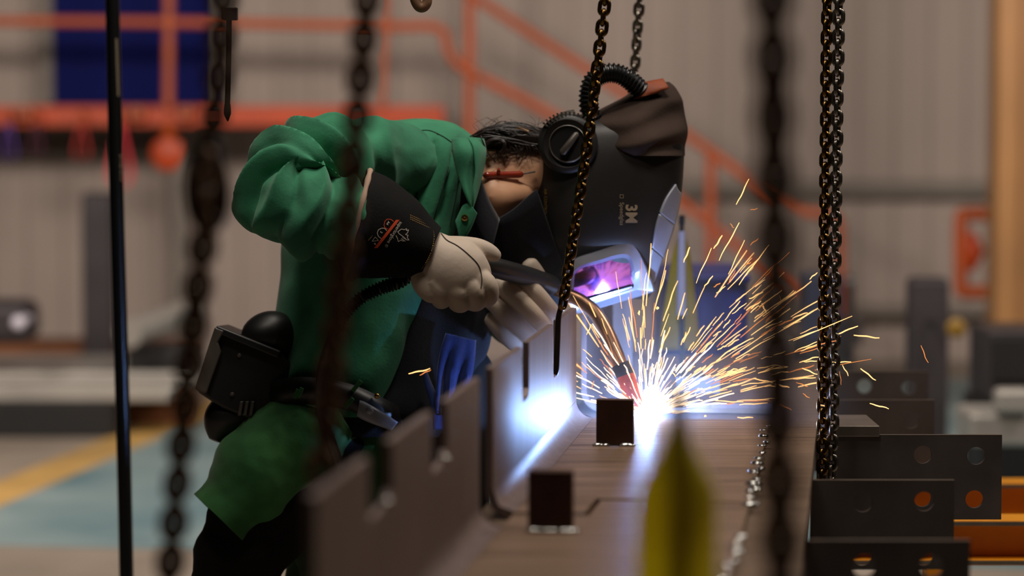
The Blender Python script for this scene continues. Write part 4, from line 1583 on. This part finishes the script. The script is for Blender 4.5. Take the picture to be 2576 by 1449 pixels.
# print on the shell
vs, fs = text_tris('3M', 0.03)
decal('logo', vs, fs, turned(1587, 538, 40, 90, 0.95), bvs, M_grprint, helm)
vs, fs = text_tris('Speedglas', 0.0)
decal('lettering', vs, fs, turned(1564, 538, 15, 90, 1.0), bvs, M_grprint, helm)
vs, fs = [], []
quad(vs, fs, -1, -1, 1, -0.8)
quad(vs, fs, -1, 0.8, 1, 1)
quad(vs, fs, -1, -0.8, -0.8, 0.8)
quad(vs, fs, 0.8, -0.8, 1, 0.8)
decal('emblem', vs, fs, turned(1564, 494, 4.5, 90), bvs, M_grprint, helm)
vs, fs = text_tris('AIR CONTROL', 0.0)
decal('lettering', vs, fs, turned(1372, 508, 10, 90, 1.0), bvs, M_ywprint, helm)

# black neck shroud that hangs from the helmet over the chest
zloft('neck_shroud', [(1356, 470, 5.46, 40, .10), (1344, 530, 5.48, 74, .115), (1336, 600, 5.50, 96, .115), (1330, 680, 5.51, 108, .105), (1322, 760, 5.52, 104, .10), (1310, 820, 5.53, 84, .08)], M_navy, helm, 48, 40,
      lambda s, an, px, py: 0.006 * math.sin(px * 0.07 + 2 * nz(px * 0.01, py * 0.01, 3)), horizontal=True)

# ---- belt and the blower unit on the back
belt = empty('belt')
belt.parent = W
belt.location = -W.location
zloft('strap', [(775, 985, 5.42, 40, .176), (800, 996, 5.42, 40, .178)], M_pack, belt, 4, 2)
bpy.data.objects.remove(bpy.data.objects['strap'])
def belt_pt(t, off):
    # around the near side of the waist from the back (left) to the buckle (right)
    px, py, D = crom([(640, 1010, 5.36), (720, 985, 5.262), (800, 985, 5.232), (880, 1000, 5.228), (960, 1035, 5.250), (1010, 1062, 5.29)], 60)[int(t * 59)]
    return px, py + off, D
rows = []
for i in range(60):
    x, y, D = belt_pt(i / 59, 0)
    rows.append([P(x, y - 34, D), P(x, y, D - 0.004), P(x, y + 34, D)])
sheet('strap', rows, M_pack, belt, 0.006)
sheet('buckle_plate', strip([(905, 1008, 5.215), (918, 1012, 5.214), (950, 1030, 5.216), (1000, 1062, 5.235)], [(898, 1046, 5.215), (915, 1056, 5.214), (950, 1070, 5.218), (985, 1082, 5.238)], 20, 6, 0.003), M_silver, belt, 0.004)
c = P(930, 1033, 5.204)
disc('rivet', 930, 1033, 5.208, [(0.0075, -0.004), (0.0075, 0.002), (0.005, 0.005), (0.0, 0.006)], M_silver, belt, 20)
disc('rivet', 948, 996, 5.232, [(0.0055, -0.004), (0.0055, 0.002), (0.0035, 0.004), (0.0, 0.005)], M_brass, belt, 16)
for (x0, y0, x1, y1) in ((886, 985, 908, 958), (866, 1026, 888, 1002), (748, 1000, 760, 976), (740, 1002, 750, 980)):
    q = MB()
    a, b = P(x0, y0, 5.2205), P(x1, y1, 5.2205)
    d = (b - a)
    nrm = Vector((d.z, 0, -d.x)).normalized() * 0.0042
    q.prism([a - nrm, b - nrm, b + nrm, a + nrm], (0, 0.004, 0))
    q.build('belt_slot', M_green2, belt, True, 0.001)
pack = empty('air_blower')
pack.parent = W
pack.location = -W.location
def slab(name, poly, D0, D1, m, parent, bev=0.005):
    q = MB()
    k = len(poly)
    vs = [P(x, y, D0) for x, y in poly] + [P(x, y, D1) for x, y in poly]
    # keep the back outline at the same size as the front
    ctr = P(poly[0][0], poly[0][1], D0)
    vs = [P(x, y, D0) for x, y in poly]
    q.prism(vs, FWD * (D1 - D0))
    return q.build(name, m, parent, True, bev)
slab('casing', [(541, 819), (706, 884), (742, 930), (706, 1040), (640, 1062), (560, 1028), (492, 985)], 5.30, 5.50, M_pack, pack, 0.008)
slab('cover', [(540, 822), (566, 832), (548, 862), (556, 884), (520, 990), (488, 980)], 5.285, 5.30, M_packg, pack, 0.004)
slab('lid', [(545, 818), (708, 884), (700, 902), (538, 836)], 5.286, 5.49, M_pack, pack, 0.004)
limb([(628, 880, 5.33, .02), (650, 856, 5.335, .042), (682, 846, 5.345, .050), (712, 856, 5.35, .045), (735, 870, 5.36, .03)], 28, 24).build('motor_bulge', M_pack, pack)
limb([(540, 1108, 5.34, .012), (552, 1080, 5.345, .034), (572, 1052, 5.35, .046), (610, 1036, 5.36, .05), (660, 1030, 5.37, .04)], 24, 24).build('filter_pod', M_pack, pack)
for k in range(3):
    slab('vent_slot', [(604 + k * 14, 1010), (612 + k * 14, 1010), (606 + k * 14, 1046), (598 + k * 14, 1046)], 5.284, 5.30, M_packg, pack, 0.001)
for (x, y) in ((602, 894), (584, 992)):
    disc('screw', x, y, 5.298, [(0.004, -0.002), (0.004, 0.001), (0.002, 0.002), (0, 0.0022)], M_packg, pack, 12)

# ---- gauntlet glove on the near hand
def glove(name):
    g = empty(name)
    g.parent = W
    g.location = -W.location
    return g
g1 = glove('welding_glove')
def cuff_w(s, an, px, py):
    return 0.004 * nz(px * 0.012, py * 0.012, 3)
cuff = zloft('cuff', [(898, 566, 5.065, 140, .074), (930, 572, 5.070, 132, .074), (985, 592, 5.080, 112, .070), (1040, 616, 5.092, 86, .058), (1082, 634, 5.100, 66, .048)], M_cuff, g1, 64, 50, cuff_w, cap=False, thick=0.003)
bvc = bvh_of(cuff)
# lining rim at the cuff mouth (rolled edge)
e = px_loft([(897, 566, 5.064, 141, .0745), (905, 568, 5.066, 140, .0745)], 64, 2)
q = MB()
q.tube(e[0], [0.0052 + 0.0008 * math.sin(i * 1.3) for i in range(64)], 8, closed=True)
q.build('cuff_binding', M_lining, g1)
# stitched seam down the cuff
for off, m_ in ((0, M_thread),):
    q = MB()
    for i in range(26):
        t = i / 26.0
        q0 = crom([(1088, 572), (1092, 600), (1082, 640), (1064, 672), (1050, 690)], 60)
        a_, b_ = q0[int(t * 56)], q0[min(59, int(t * 56) + 1)]
        pts = []
        for p_ in (a_, b_):
            d = (P(p_[0], p_[1], 1) - CAM).normalized()
            h = bvc.ray_cast(CAM, d, 30)[0]
            pts.append((h if h is not None else P(p_[0], p_[1], 5.05)) - d * 0.0042)
        q.tube(pts, 0.0006, 4)
    for row in range(3):
        for i in range(14):
            t = i / 14.0
            x = 1032 + 62 * t
            y = 541 + 28 * t + row * 5
            pts = []
            for p_ in ((x, y), (x + 2.6, y + 1.2)):
                d = (P(p_[0], p_[1], 1) - CAM).normalized()
                h = bvc.ray_cast(CAM, d, 30)[0]
                if h is not None:
                    pts.append(h - d * 0.0042)
            if len(pts) == 2:
                q.tube(pts, 0.0006, 4)
    q.build('stitching', m_, g1)

# hand: back of the hand, four fingers closed under the torch handle, thumb along its top
q = MB()
q.loft(px_loft([(1068, 634, 5.102, 62, .040), (1092, 648, 5.098, 66, .041), (1120, 666, 5.092, 76, .043), (1150, 684, 5.090, 80, .042), (1180, 698, 5.093, 72, .039), (1206, 712, 5.102, 52, .032), (1222, 722, 5.112, 28, .018)], 40, 40))
def add_limb(q, secs, n=20, m=24, squash=1.0):
    v = limb(secs, n, m, None, squash)
    q.add(v.v, v.f)
# fingers: knuckle -> first joint -> wrap round below the handle
for fx in ([(1190, 692, 5.085, .022), (1222, 716, 5.086, .0215), (1228, 744, 5.108, .020), (1212, 746, 5.142, .018), (1198, 722, 5.156, .014)],
           [(1168, 704, 5.080, .0225), (1196, 732, 5.080, .022), (1198, 756, 5.104, .0205), (1184, 754, 5.140, .018), (1172, 730, 5.156, .014)],
           [(1136, 712, 5.078, .0225), (1158, 738, 5.078, .022), (1160, 760, 5.102, .020), (1148, 758, 5.138, .018), (1140, 734, 5.154, .014)],
           [(1098, 704, 5.080, .0215), (1112, 732, 5.080, .021), (1112, 752, 5.100, .019), (1104, 750, 5.134, .016), (1100, 728, 5.150, .013)]):
    add_limb(q, fx)
# heel of the hand towards the little finger
add_limb(q, [(1064, 668, 5.098, .022), (1066, 706, 5.090, .024), (1084, 736, 5.088, .020), (1104, 744, 5.090, .014)])
# thumb
add_limb(q, [(1120, 622, 5.110, .022), (1164, 622, 5.112, .021), (1200, 626, 5.118, .0205), (1228, 634, 5.124, .0175), (1250, 645, 5.130, .012), (1258, 650, 5.132, .005)], squash=0.9)
hand1 = q.build('hand', M_glove, g1)
rm = hand1.modifiers.new('one_skin', 'REMESH'); rm.mode = 'VOXEL'; rm.voxel_size = 0.0022; rm.use_smooth_shade = True
sm = hand1.modifiers.new('smooth', 'SMOOTH'); sm.factor = 0.5; sm.iterations = 13
# dark seam from the cuff round the base of the thumb
dg = bpy.context.evaluated_depsgraph_get()
def eval_bvh(o):
    dgx = bpy.context.evaluated_depsgraph_get()
    dgx.update()
    ev = o.evaluated_get(dgx)
    me = ev.to_mesh()
    mw = o.matrix_world.copy()
    b = BVHTree.FromPolygons([mw @ v.co for v in me.vertices], [tuple(p.vertices) for p in me.polygons])
    ev.to_mesh_clear()
    return b
bpy.context.view_layer.update()
bh1 = eval_bvh(hand1)
def surf_line(pts, m, bvh, lift=0.0004):
    out = []
    for p in crom(pts, m):
        d = (P(p[0], p[1], 1) - CAM).normalized()
        h = bvh.ray_cast(CAM, d, 30)[0]
        if h is not None:
            out.append(h - d * lift)
    return out
q = MB()
ln = surf_line([(1110, 588), (1124, 604), (1150, 618), (1178, 640), (1204, 668), (1212, 700), (1210, 724)], 40, bh1)
if len(ln) > 3:
    q.tube(ln, 0.0013, 5)
q.build('seam', M_seam, g1)

# stitched seams of the jacket: yoke edge, armhole and front facing
bvj = bvh_of(jkb)
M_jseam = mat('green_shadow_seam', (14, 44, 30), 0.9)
for pts in ([(1024, 336), (1042, 331), (1078, 328), (1112, 342), (1136, 358)], [(1052, 350), (1056, 420), (1050, 480), (1034, 540)], [(1128, 420), (1112, 480), (1094, 540), (1084, 570)], [(1160, 430), (1146, 500), (1132, 570)]):
    ln = surf_line(pts, 30, bvj, 0.0006)
    if len(ln) > 4:
        q = MB()
        q.tube(ln, 0.0012, 5)
        q.build('seam', M_jseam, jacket)

# print on the cuff
def cuff_frame(size=1.0):
    a = math.radians(126)            # baseline runs down to the left on the picture
    return a
vs, fs = text_tris('superiorglove', 0.0)
decal('lettering', vs, fs, turned(993, 585, 13.2, 122, 0.86), bvc, M_whprint, g1, 0.0045)
vs, fs = text_tris('®', 0.0)
decal('lettering', vs, fs, turned(972, 618, 10, 122), bvc, M_whprint, g1, 0.0045)
vs, fs = [], []
def bar(vs, fs, pts):
    n = len(vs)
    vs += pts
    fs.append(tuple(range(n, n + len(pts))))
A_, B_ = (1001, 553), (946, 624)
for k in range(8):
    t0, t1 = k / 8, (k + 1) / 8
    bar(vs, fs, [(A_[0] + (B_[0] - A_[0]) * t0 - 5, A_[1] + (B_[1] - A_[1]) * t0), (A_[0] + (B_[0] - A_[0]) * t1 - 5, A_[1] + (B_[1] - A_[1]) * t1),
                 (A_[0] + (B_[0] - A_[0]) * t1 + 4, A_[1] + (B_[1] - A_[1]) * t1), (A_[0] + (B_[0] - A_[0]) * t0 + 4, A_[1] + (B_[1] - A_[1]) * t0)])
decal('stripe', vs, fs, lambda x, y: (x, y), bvc, M_orprint, g1, 0.0045)
def stroke(pts, w):
    vs, fs = [], []
    for i in range(len(pts) - 1):
        (x0, y0), (x1, y1) = pts[i], pts[i + 1]
        l = math.hypot(x1 - x0, y1 - y0) or 1
        nx, ny = -(y1 - y0) / l * w / 2, (x1 - x0) / l * w / 2
        n = len(vs)
        vs += [(x0 + nx, y0 + ny), (x1 + nx, y1 + ny), (x1 - nx, y1 - ny), (x0 - nx, y0 - ny)]
        fs.append((n, n + 1, n + 2, n + 3))
    return vs, fs
ident = lambda x, y: (x, y)
vs, fs = stroke([(990, 557), (984, 552), (974, 551), (968, 557), (966, 566), (968, 573), (975, 576)], 1.7)
decal('shield', vs, fs, ident, bvc, M_orprint, g1, 0.0045)
vs, fs = stroke([(973, 580), (967, 574), (960, 574), (952, 578), (949, 586), (952, 595), (959, 600)], 1.7)
decal('shield', vs, fs, ident, bvc, M_whprint, g1, 0.0045)
for txt, x, y, sz in (('A4', 976, 561, 8.5), ('3', 959, 584, 9), ('4', 943, 613, 9)):
    vs, fs = text_tris(txt, 0.02)
    decal('lettering', vs, fs, turned(x, y, sz, 122), bvc, M_whprint, g1, 0.0045)
vs, fs = stroke([(944, 596), (952, 605), (936, 607), (944, 596)], 1.2)
decal('emblem', vs, fs, ident, bvc, M_whprint, g1, 0.0045)
for k in range(3):
    vs, fs = stroke([(937 - k * 4, 592 + k * 4), (932 - k * 3, 600 + k * 3)], 1.0)
    decal('small_print', vs, fs, ident, bvc, M_grprint, g1, 0.0045)
# open hand and maple leaf mark
vs, fs = stroke([(1001, 583), (1010, 576), (1017, 578), (1023, 575), (1022, 580), (1028, 578), (1025, 586), (1020, 590), (1027, 592), (1024, 597), (1029, 604), (1022, 603), (1018, 598), (1004, 588), (1001, 583)], 1.5)
decal('emblem', vs, fs, ident, bvc, M_whprint, g1, 0.0045)
vs, fs = stroke([(996, 592), (1000, 600), (1002, 608), (1008, 604), (1016, 607)], 1.5)
v2, f2_ = stroke([(1009, 600), (1020, 607)], 1.2)
fs += [tuple(i + len(vs) for i in f) for f in f2_]; vs += v2
v2, f2_ = stroke([(1012, 597), (1024, 604)], 1.2)
fs += [tuple(i + len(vs) for i in f) for f in f2_]; vs += v2
decal('emblem', vs, fs, ident, bvc, M_whprint, g1, 0.0045)

# ---- glove on the far hand: fingers laid over the handle, tips up to the left
g2 = glove('welding_glove')
q = MB()
add_limb(q, [(1398, 800, 5.345, .018), (1376, 772, 5.312, .0178), (1346, 736, 5.292, .0176), (1316, 710, 5.288, .017), (1302, 700, 5.292, .0165), (1296, 695, 5.295, .007)])
add_limb(q, [(1384, 836, 5.340, .019), (1350, 800, 5.300, .0188), (1312, 762, 5.276, .019), (1276, 728, 5.270, .0185), (1256, 714, 5.273, .018), (1248, 709, 5.276, .008)])
add_limb(q, [(1356, 862, 5.345, .019), (1318, 832, 5.306, .0182), (1282, 800, 5.284, .0184), (1250, 768, 5.278, .0178), (1234, 754, 5.280, .0165), (1227, 748, 5.282, .007)])
add_limb(q, [(1326, 880, 5.355, .018), (1294, 862, 5.322, .0172), (1268, 838, 5.304, .0172), (1246, 812, 5.300, .017), (1236, 796, 5.302, .016), (1231, 789, 5.304, .007)])
# palm and wrist behind
q.loft(px_loft([(1270, 748, 5.352, 30, .012), (1310, 784, 5.352, 60, .022), (1346, 820, 5.37, 72, .028), (1390, 862, 5.41, 62, .034), (1420, 890, 5.46, 46, .036)], 32, 30))
# thumb round the far side of the handle
add_limb(q, [(1368, 730, 5.365, .016), (1356, 704, 5.350, .018), (1338, 676, 5.340, .0185), (1328, 663, 5.338, .0165), (1322, 655, 5.338, .007)])
hand2 = q.build('hand', M_glove, g2)
rm = hand2.modifiers.new('one_skin', 'REMESH'); rm.mode = 'VOXEL'; rm.voxel_size = 0.0016; rm.use_smooth_shade = True
sm = hand2.modifiers.new('smooth', 'SMOOTH'); sm.factor = 0.5; sm.iterations = 1
zloft('cuff', [(1300, 850, 5.50, 70, .06), (1350, 850, 5.45, 62, .05), (1392, 858, 5.42, 54, .04)], M_cuff, g2, 32, 20, cap=False, thick=0.003)

# ------------------------------------------------------------------ welding torch
M_handle = mat('torch_handle_plastic', (26, 25, 25), 0.45, 0, 0.1, 30)
M_neck = mat('torch_neck_steel', (158, 120, 92), 0.28, 0.9, 0.35, 18, 0.05, 60)
M_collar = mat('burnt_collar', (40, 32, 36), 0.6, 0.2, 0.3, 40)
M_nozzle = mat('hot_copper_nozzle', (186, 62, 30), 0.45, 0.35, 0.45, 40, 0.3, 90, col2=(205, 84, 40), emit=(1.0, 0.16, 0.04), estr=0.10)
torch = empty('welding_torch', P(1565, 930, 5.28))
tag(torch, 'welding torch with black handle, steel gooseneck and copper nozzle held over the joint', 'torch')
limb([(1040, 672, 5.135, .016), (1110, 672, 5.145, .018), (1160, 664, 5.155, .019), (1215, 666, 5.170, .0195), (1270, 680, 5.215, .0195), (1330, 696, 5.285, .019), (1362, 706, 5.318, .0175)], 28, 50).build('handle', M_handle, torch)
limb([(1358, 704, 5.316, .0165), (1362, 706, 5.318, .0185), (1388, 718, 5.340, .0185), (1392, 720, 5.344, .015)], 20, 16).build('nut', M_handle, torch)
limb([(1386, 720, 5.340, .0128), (1420, 738, 5.345, .0132), (1462, 758, 5.340, .0136), (1496, 786, 5.330, .014), (1524, 830, 5.315, .0144), (1546, 880, 5.298, .0146), (1564, 926, 5.284, .0146)], 28, 60).build('gooseneck', M_neck, torch)
limb([(1560, 916, 5.286, .0172), (1568, 934, 5.284, .0176), (1575, 948, 5.282, .0172)], 24, 12).build('collar', M_collar, torch)
limb([(1573, 944, 5.282, .0172), (1580, 964, 5.281, .0174), (1592, 996, 5.280, .0172), (1601, 1020, 5.279, .0150), (1602, 1023, 5.279, .0118)], 28, 30).build('nozzle', M_nozzle, torch)
for px, py, D in ((1276, 672, 5.198), (1345, 691, 5.283)):
    c = P(px, py, D)
    q = MB()
    q.ball(c, 0.0052, 12, 8, (1, 0.7, 1))
    q.build('screw', M_chain_b if px > 1300 else M_collar, torch)
# cable back from the handle: spring sleeve then smooth lead
cp = crom([(1044, 672, 5.135), (1010, 706, 5.120), (960, 724, 5.105), (905, 752, 5.10), (862, 800, 5.105), (832, 862, 5.115), (812, 930, 5.13), (807, 1000, 5.145), (818, 1070, 5.165), (846, 1150, 5.2), (880, 1260, 5.25)], 240)
path = [P(*r) for r in cp]
q = MB()
q.tube(path[:116], [0.0115 + 0.0026 * math.sin(i * 2 * math.pi / 3.6) for i in range(116)], 16)
q.build('spring_sleeve', M_hosec, torch)
q = MB()
q.tube(path[112:], 0.0102, 16)
q.build('cable', mat('gloss_cable', (18, 18, 22), 0.3), torch)

# ------------------------------------------------------------------ the arc, its light and the sparks
P = P_hall
ARC = P(1626, 1043, 5.475)
M_arc = bpy.data.materials.new('arc_plasma')
M_arc.use_nodes = True
nt = M_arc.node_tree
nt.nodes.clear()
em = nt.nodes.new('ShaderNodeEmission')
em.inputs[0].default_value = (0.72, 0.84, 1.0, 1)
em.inputs[1].default_value = 60.0
ou = nt.nodes.new('ShaderNodeOutputMaterial')
tr_ = nt.nodes.new('ShaderNodeBsdfTransparent')      # plasma: glows and lets light through
ad_ = nt.nodes.new('ShaderNodeAddShader')
nt.links.new(em.outputs[0], ad_.inputs[0])
nt.links.new(tr_.outputs[0], ad_.inputs[1])
nt.links.new(ad_.outputs[0], ou.inputs[0])
q = MB()
q.ball(ARC, 0.013, 20, 12, (1.5, 1.0, 0.72))
q.ball(ARC + Vector((-0.012, 0, -0.002)), 0.009, 14, 10, (1.4, 1, 0.7))
arc = q.build('welding_arc', M_arc)
tag(arc, 'dazzling blue white welding arc at the tip of the torch', 'arc')
ld = bpy.data.lights.new('arc_light', 'POINT')
ld.energy = 18
ld.color = (0.25, 0.45, 1.0)
ld.shadow_soft_size = 0.012
lo = bpy.data.objects.new('arc_light', ld)
COL.objects.link(lo)
lo.location = ARC + Vector((0.0, 0.010, 0.001))

def spark_mat(name, col, s):
    m = bpy.data.materials.new(name)
    m.use_nodes = True
    t = m.node_tree
    t.nodes.clear()
    e = t.nodes.new('ShaderNodeEmission')
    e.inputs[0].default_value = col
    e.inputs[1].default_value = s
    o = t.nodes.new('ShaderNodeOutputMaterial')
    t.links.new(e.outputs[0], o.inputs[0])
    return m
M_sp = [spark_mat('white_hot_spark', (1.0, 0.72, 0.45, 1), 4.0), spark_mat('yellow_hot_spark', (1.0, 0.52, 0.18, 1), 2.6), spark_mat('orange_hot_spark', (1.0, 0.30, 0.07, 1), 1.3)]

rs = random.Random(11)
bins = [MB(), MB(), MB()]
def streak(mbx, x0, y0, D0, x1, y1, D1, r, droop=0.0, wig=0.0):
    pts = []
    n = 7
    ph = rs.uniform(0, 6)
    for i in range(n):
        t = i / (n - 1)
        L = math.hypot(x1 - x0, y1 - y0) or 1
        nx, ny = -(y1 - y0) / L, (x1 - x0) / L
        w = wig * math.sin(ph + t * 9) * (0.3 + t)
        pts.append(P(x0 + (x1 - x0) * t + nx * w, y0 + (y1 - y0) * t + ny * w + droop * t * t, D0 + (D1 - D0) * t))
    rr = [r * (0.45 + 0.75 * math.sin(math.pi * (0.12 + 0.80 * i / (n - 1)))) for i in range(n)]
    mbx.tube(pts, rr, 5)

for i in range(400):
    k = rs.random()
    if k < 0.66:
        ang = rs.gauss(37, 20)
        rmax = 430 if ang < 62 else 340
    elif k < 0.83:
        ang = rs.uniform(70, 108)
        rmax = 260
    else:
        ang = rs.uniform(112, 168)
        rmax = 215
    if ang < 3:
        ang = rs.uniform(3, 30)
    a = math.radians(ang)
    r0 = 14 + rmax * (rs.random() ** 1.55)
    ln = (24 + 96 * rs.random() ** 1.6) * (0.6 + 0.8 * r0 / rmax)
    if r0 < 70:
        ln *= 1.1
    dz = rs.gauss(0, 0.33)
    x0, y0 = 1626 + r0 * math.cos(a), 1043 - r0 * math.sin(a)
    a2 = a + rs.gauss(0, 0.06) - 0.05 * (r0 / 300)
    x1, y1 = x0 + ln * math.cos(a2), y0 - ln * math.sin(a2)
    D0 = 5.475 + dz * r0 / F * 4
    D1 = 5.475 + dz * (r0 + ln) / F * 4
    if x1 < 1456:
        D0, D1 = D0 + 0.03, D1 + 0.05
    b = 0 if r0 < 150 and rs.random() < 0.8 else (1 if rs.random() < 0.75 else 2)
    streak(bins[b], x0, y0, D0, x1, y1, D1, rs.uniform(0.0004, 0.00095), rs.uniform(0, 6) * r0 / 300, rs.uniform(0, 1.6))
for i in range(150):     # short bright spray at the root
    a = math.radians(rs.uniform(2, 178))
    r0 = rs.uniform(8, 30)
    ln = rs.uniform(18, 62)
    streak(bins[0], 1626 + r0 * math.cos(a), 1043 - r0 * math.sin(a), 5.475, 1626 + (r0 + ln) * math.cos(a), 1043 - (r0 + ln) * math.sin(a), 5.475 + rs.uniform(-0.03, 0.03), rs.uniform(0.0006, 0.0011))
spr = empty('spark_spray', ARC)
tag(spr, 'dense fan of spark streaks bursting from the welding arc', 'sparks')
spr['kind'] = 'stuff'
for nm, b, m in zip(('white_streaks', 'yellow_streaks', 'orange_streaks'), bins, M_sp):
    o = b.build(nm, m, spr, fix=False)
    o['kind'] = 'stuff'

# stray sparks that can be told apart
STRAY = [(1884, 450, 1853, 515, 1, 1.0), (1888, 528, 1907, 525, 2, .6), (1860, 560, 1808, 655, 1, 1.0), (1837, 562, 1846, 574, 2, .6), (1817, 592, 1796, 626, 1, 1.2), (1790, 624, 1750, 712, 1, .9),
         (1873, 604, 1832, 690, 1, .8), (1909, 600, 1887, 616, 2, .8), (1935, 616, 1858, 716, 1, 1.0), (1735, 622, 1720, 660, 1, 1.2), (1793, 694, 1773, 720, 1, 1.1), (1850, 680, 1830, 715, 2, .7),
         (1889, 660, 1873, 668, 2, .8), (1947, 672, 1926, 697, 2, .7), (1812, 712, 1795, 722, 2, .9), (1824, 720, 1803, 738, 1, .9), (1920, 734, 1885, 752, 1, 1.3), (1915, 757, 1889, 776, 1, 1.3), (1917, 763, 1928, 787, 1, 1.4),
         (1862, 757, 1822, 806, 1, .8), (1878, 762, 1842, 790, 1, .8), (1866, 790, 1846, 815, 2, .7), (1974, 772, 1926, 806, 2, .8), (1960, 742, 1969, 766, 2, .5), (1996, 802, 1954, 820, 2, .9),
         (2056, 686, 2036, 702, 1, .9), (2158, 820, 2095, 845, 1, 1.1), (2148, 843, 2212, 850, 1, 1.1), (2115, 846, 2096, 853, 2, .8), (2055, 860, 1998, 884, 1, .9), (2056, 866, 2014, 883, 1, .8),
         (2141, 910, 2094, 912, 1, .9), (2119, 919, 2135, 945, 1, .7), (2165, 927, 2203, 957, 1, 1.1), (2188, 1015, 2236, 1028, 1, 1.1), (2317, 869, 2334, 913, 2, .7), (2112, 934, 2117, 968, 2, .35),
         (2056, 908, 2022, 910, 1, .9), (2018, 926, 2056, 942, 1, 1.1), (2052, 950, 1995, 953, 1, .8), (2003, 962, 2032, 972, 2, .8), (1951, 1010, 1990, 1032, 2, 1.0), (2020, 990, 2036, 1002, 2, .7),
         (1028, 940, 1082, 928, 1, 1.0), (1056, 944, 1084, 930, 2, .7), (1476, 842, 1488, 816, 1, .8), (1494, 958, 1488, 980, 2, .9), (1950, 966, 1985, 975, 1, 1.6), (1895, 952, 1945, 962, 1, 1.2), (1948, 922, 1908, 940, 1, 1.2),
         (1608, 782, 1607, 792, 1, 1.6), (1652, 776, 1656, 774, 1, 2.2), (1700, 948, 1692, 936, 1, 1.0), (1932, 1014, 1860, 1018, 1, 1.0), (1895, 1050, 1855, 1051, 1, 1.0), (1800, 1008, 1870, 1012, 1, .9), (1772, 1047, 1776, 1046, 1, 1.6)]
for i, (x0, y0, x1, y1, b, wd) in enumerate(STRAY):
    D = 5.40 + rs.uniform(-0.12, 0.05)
    if x0 < 1100:
        D = 5.05
    if 1600 < x0 < 1960 and 1000 < y0:
        D = 5.46
    q = MB()
    streak(q, x0, y0, D, x1, y1, D + rs.uniform(-0.02, 0.02), 0.0009 * wd, 0, 1.1)
    o = q.build('spark', M_sp[b], fix=False)
    tag(o, 'single orange hot spark streak flying clear of the spray', 'spark', 'stray sparks')

# ------------------------------------------------------------------ welding smoke lit by the arc
M_smoke = bpy.data.materials.new('welding_smoke')
M_smoke.use_nodes = True
nt = M_smoke.node_tree
nt.nodes.clear()
vo = nt.nodes.new('ShaderNodeVolumeScatter')
vo.inputs['Color'].default_value = (0.85, 0.9, 1.0, 1)
vo.inputs['Anisotropy'].default_value = 0.1
tc = nt.nodes.new('ShaderNodeTexCoord')
ln_ = nt.nodes.new('ShaderNodeVectorMath'); ln_.operation = 'LENGTH'
mr = nt.nodes.new('ShaderNodeMapRange')
mr.inputs['From Min'].default_value = 0.02
mr.inputs['From Max'].default_value = 0.42
mr.inputs['To Min'].default_value = 1.0
mr.inputs['To Max'].default_value = 0.0
pw = nt.nodes.new('ShaderNodeMath'); pw.operation = 'POWER'; pw.inputs[1].default_value = 1.0
no = nt.nodes.new('ShaderNodeTexNoise'); no.inputs['Scale'].default_value = 9; no.inputs['Detail'].default_value = 3
mu = nt.nodes.new('ShaderNodeMath'); mu.operation = 'MULTIPLY'
m2 = nt.nodes.new('ShaderNodeMath'); m2.operation = 'MULTIPLY'; m2.inputs[1].default_value = 0.9
ou = nt.nodes.new('ShaderNodeOutputMaterial')
nt.links.new(tc.outputs['Object'], ln_.inputs[0])
nt.links.new(tc.outputs['Object'], no.inputs['Vector'])
nt.links.new(ln_.outputs['Value'], mr.inputs['Value'])
nt.links.new(mr.outputs[0], pw.inputs[0])
nt.links.new(pw.outputs[0], mu.inputs[0])
nt.links.new(no.outputs['Fac'], mu.inputs[1])
nt.links.new(mu.outputs[0], m2.inputs[0])
nt.links.new(m2.outputs[0], vo.inputs['Density'])
nt.links.new(vo.outputs[0], ou.inputs['Volume'])
q = MB()
q.ball(ARC + Vector((0.02, 0.02, 0.0)), 0.42, 32, 20)
o = q.build('welding_smoke', M_smoke, origin=ARC + Vector((0.02, 0.02, 0.0)))
tag(o, 'thin welding smoke hanging around the arc, lit blue', 'smoke')
o['kind'] = 'stuff'
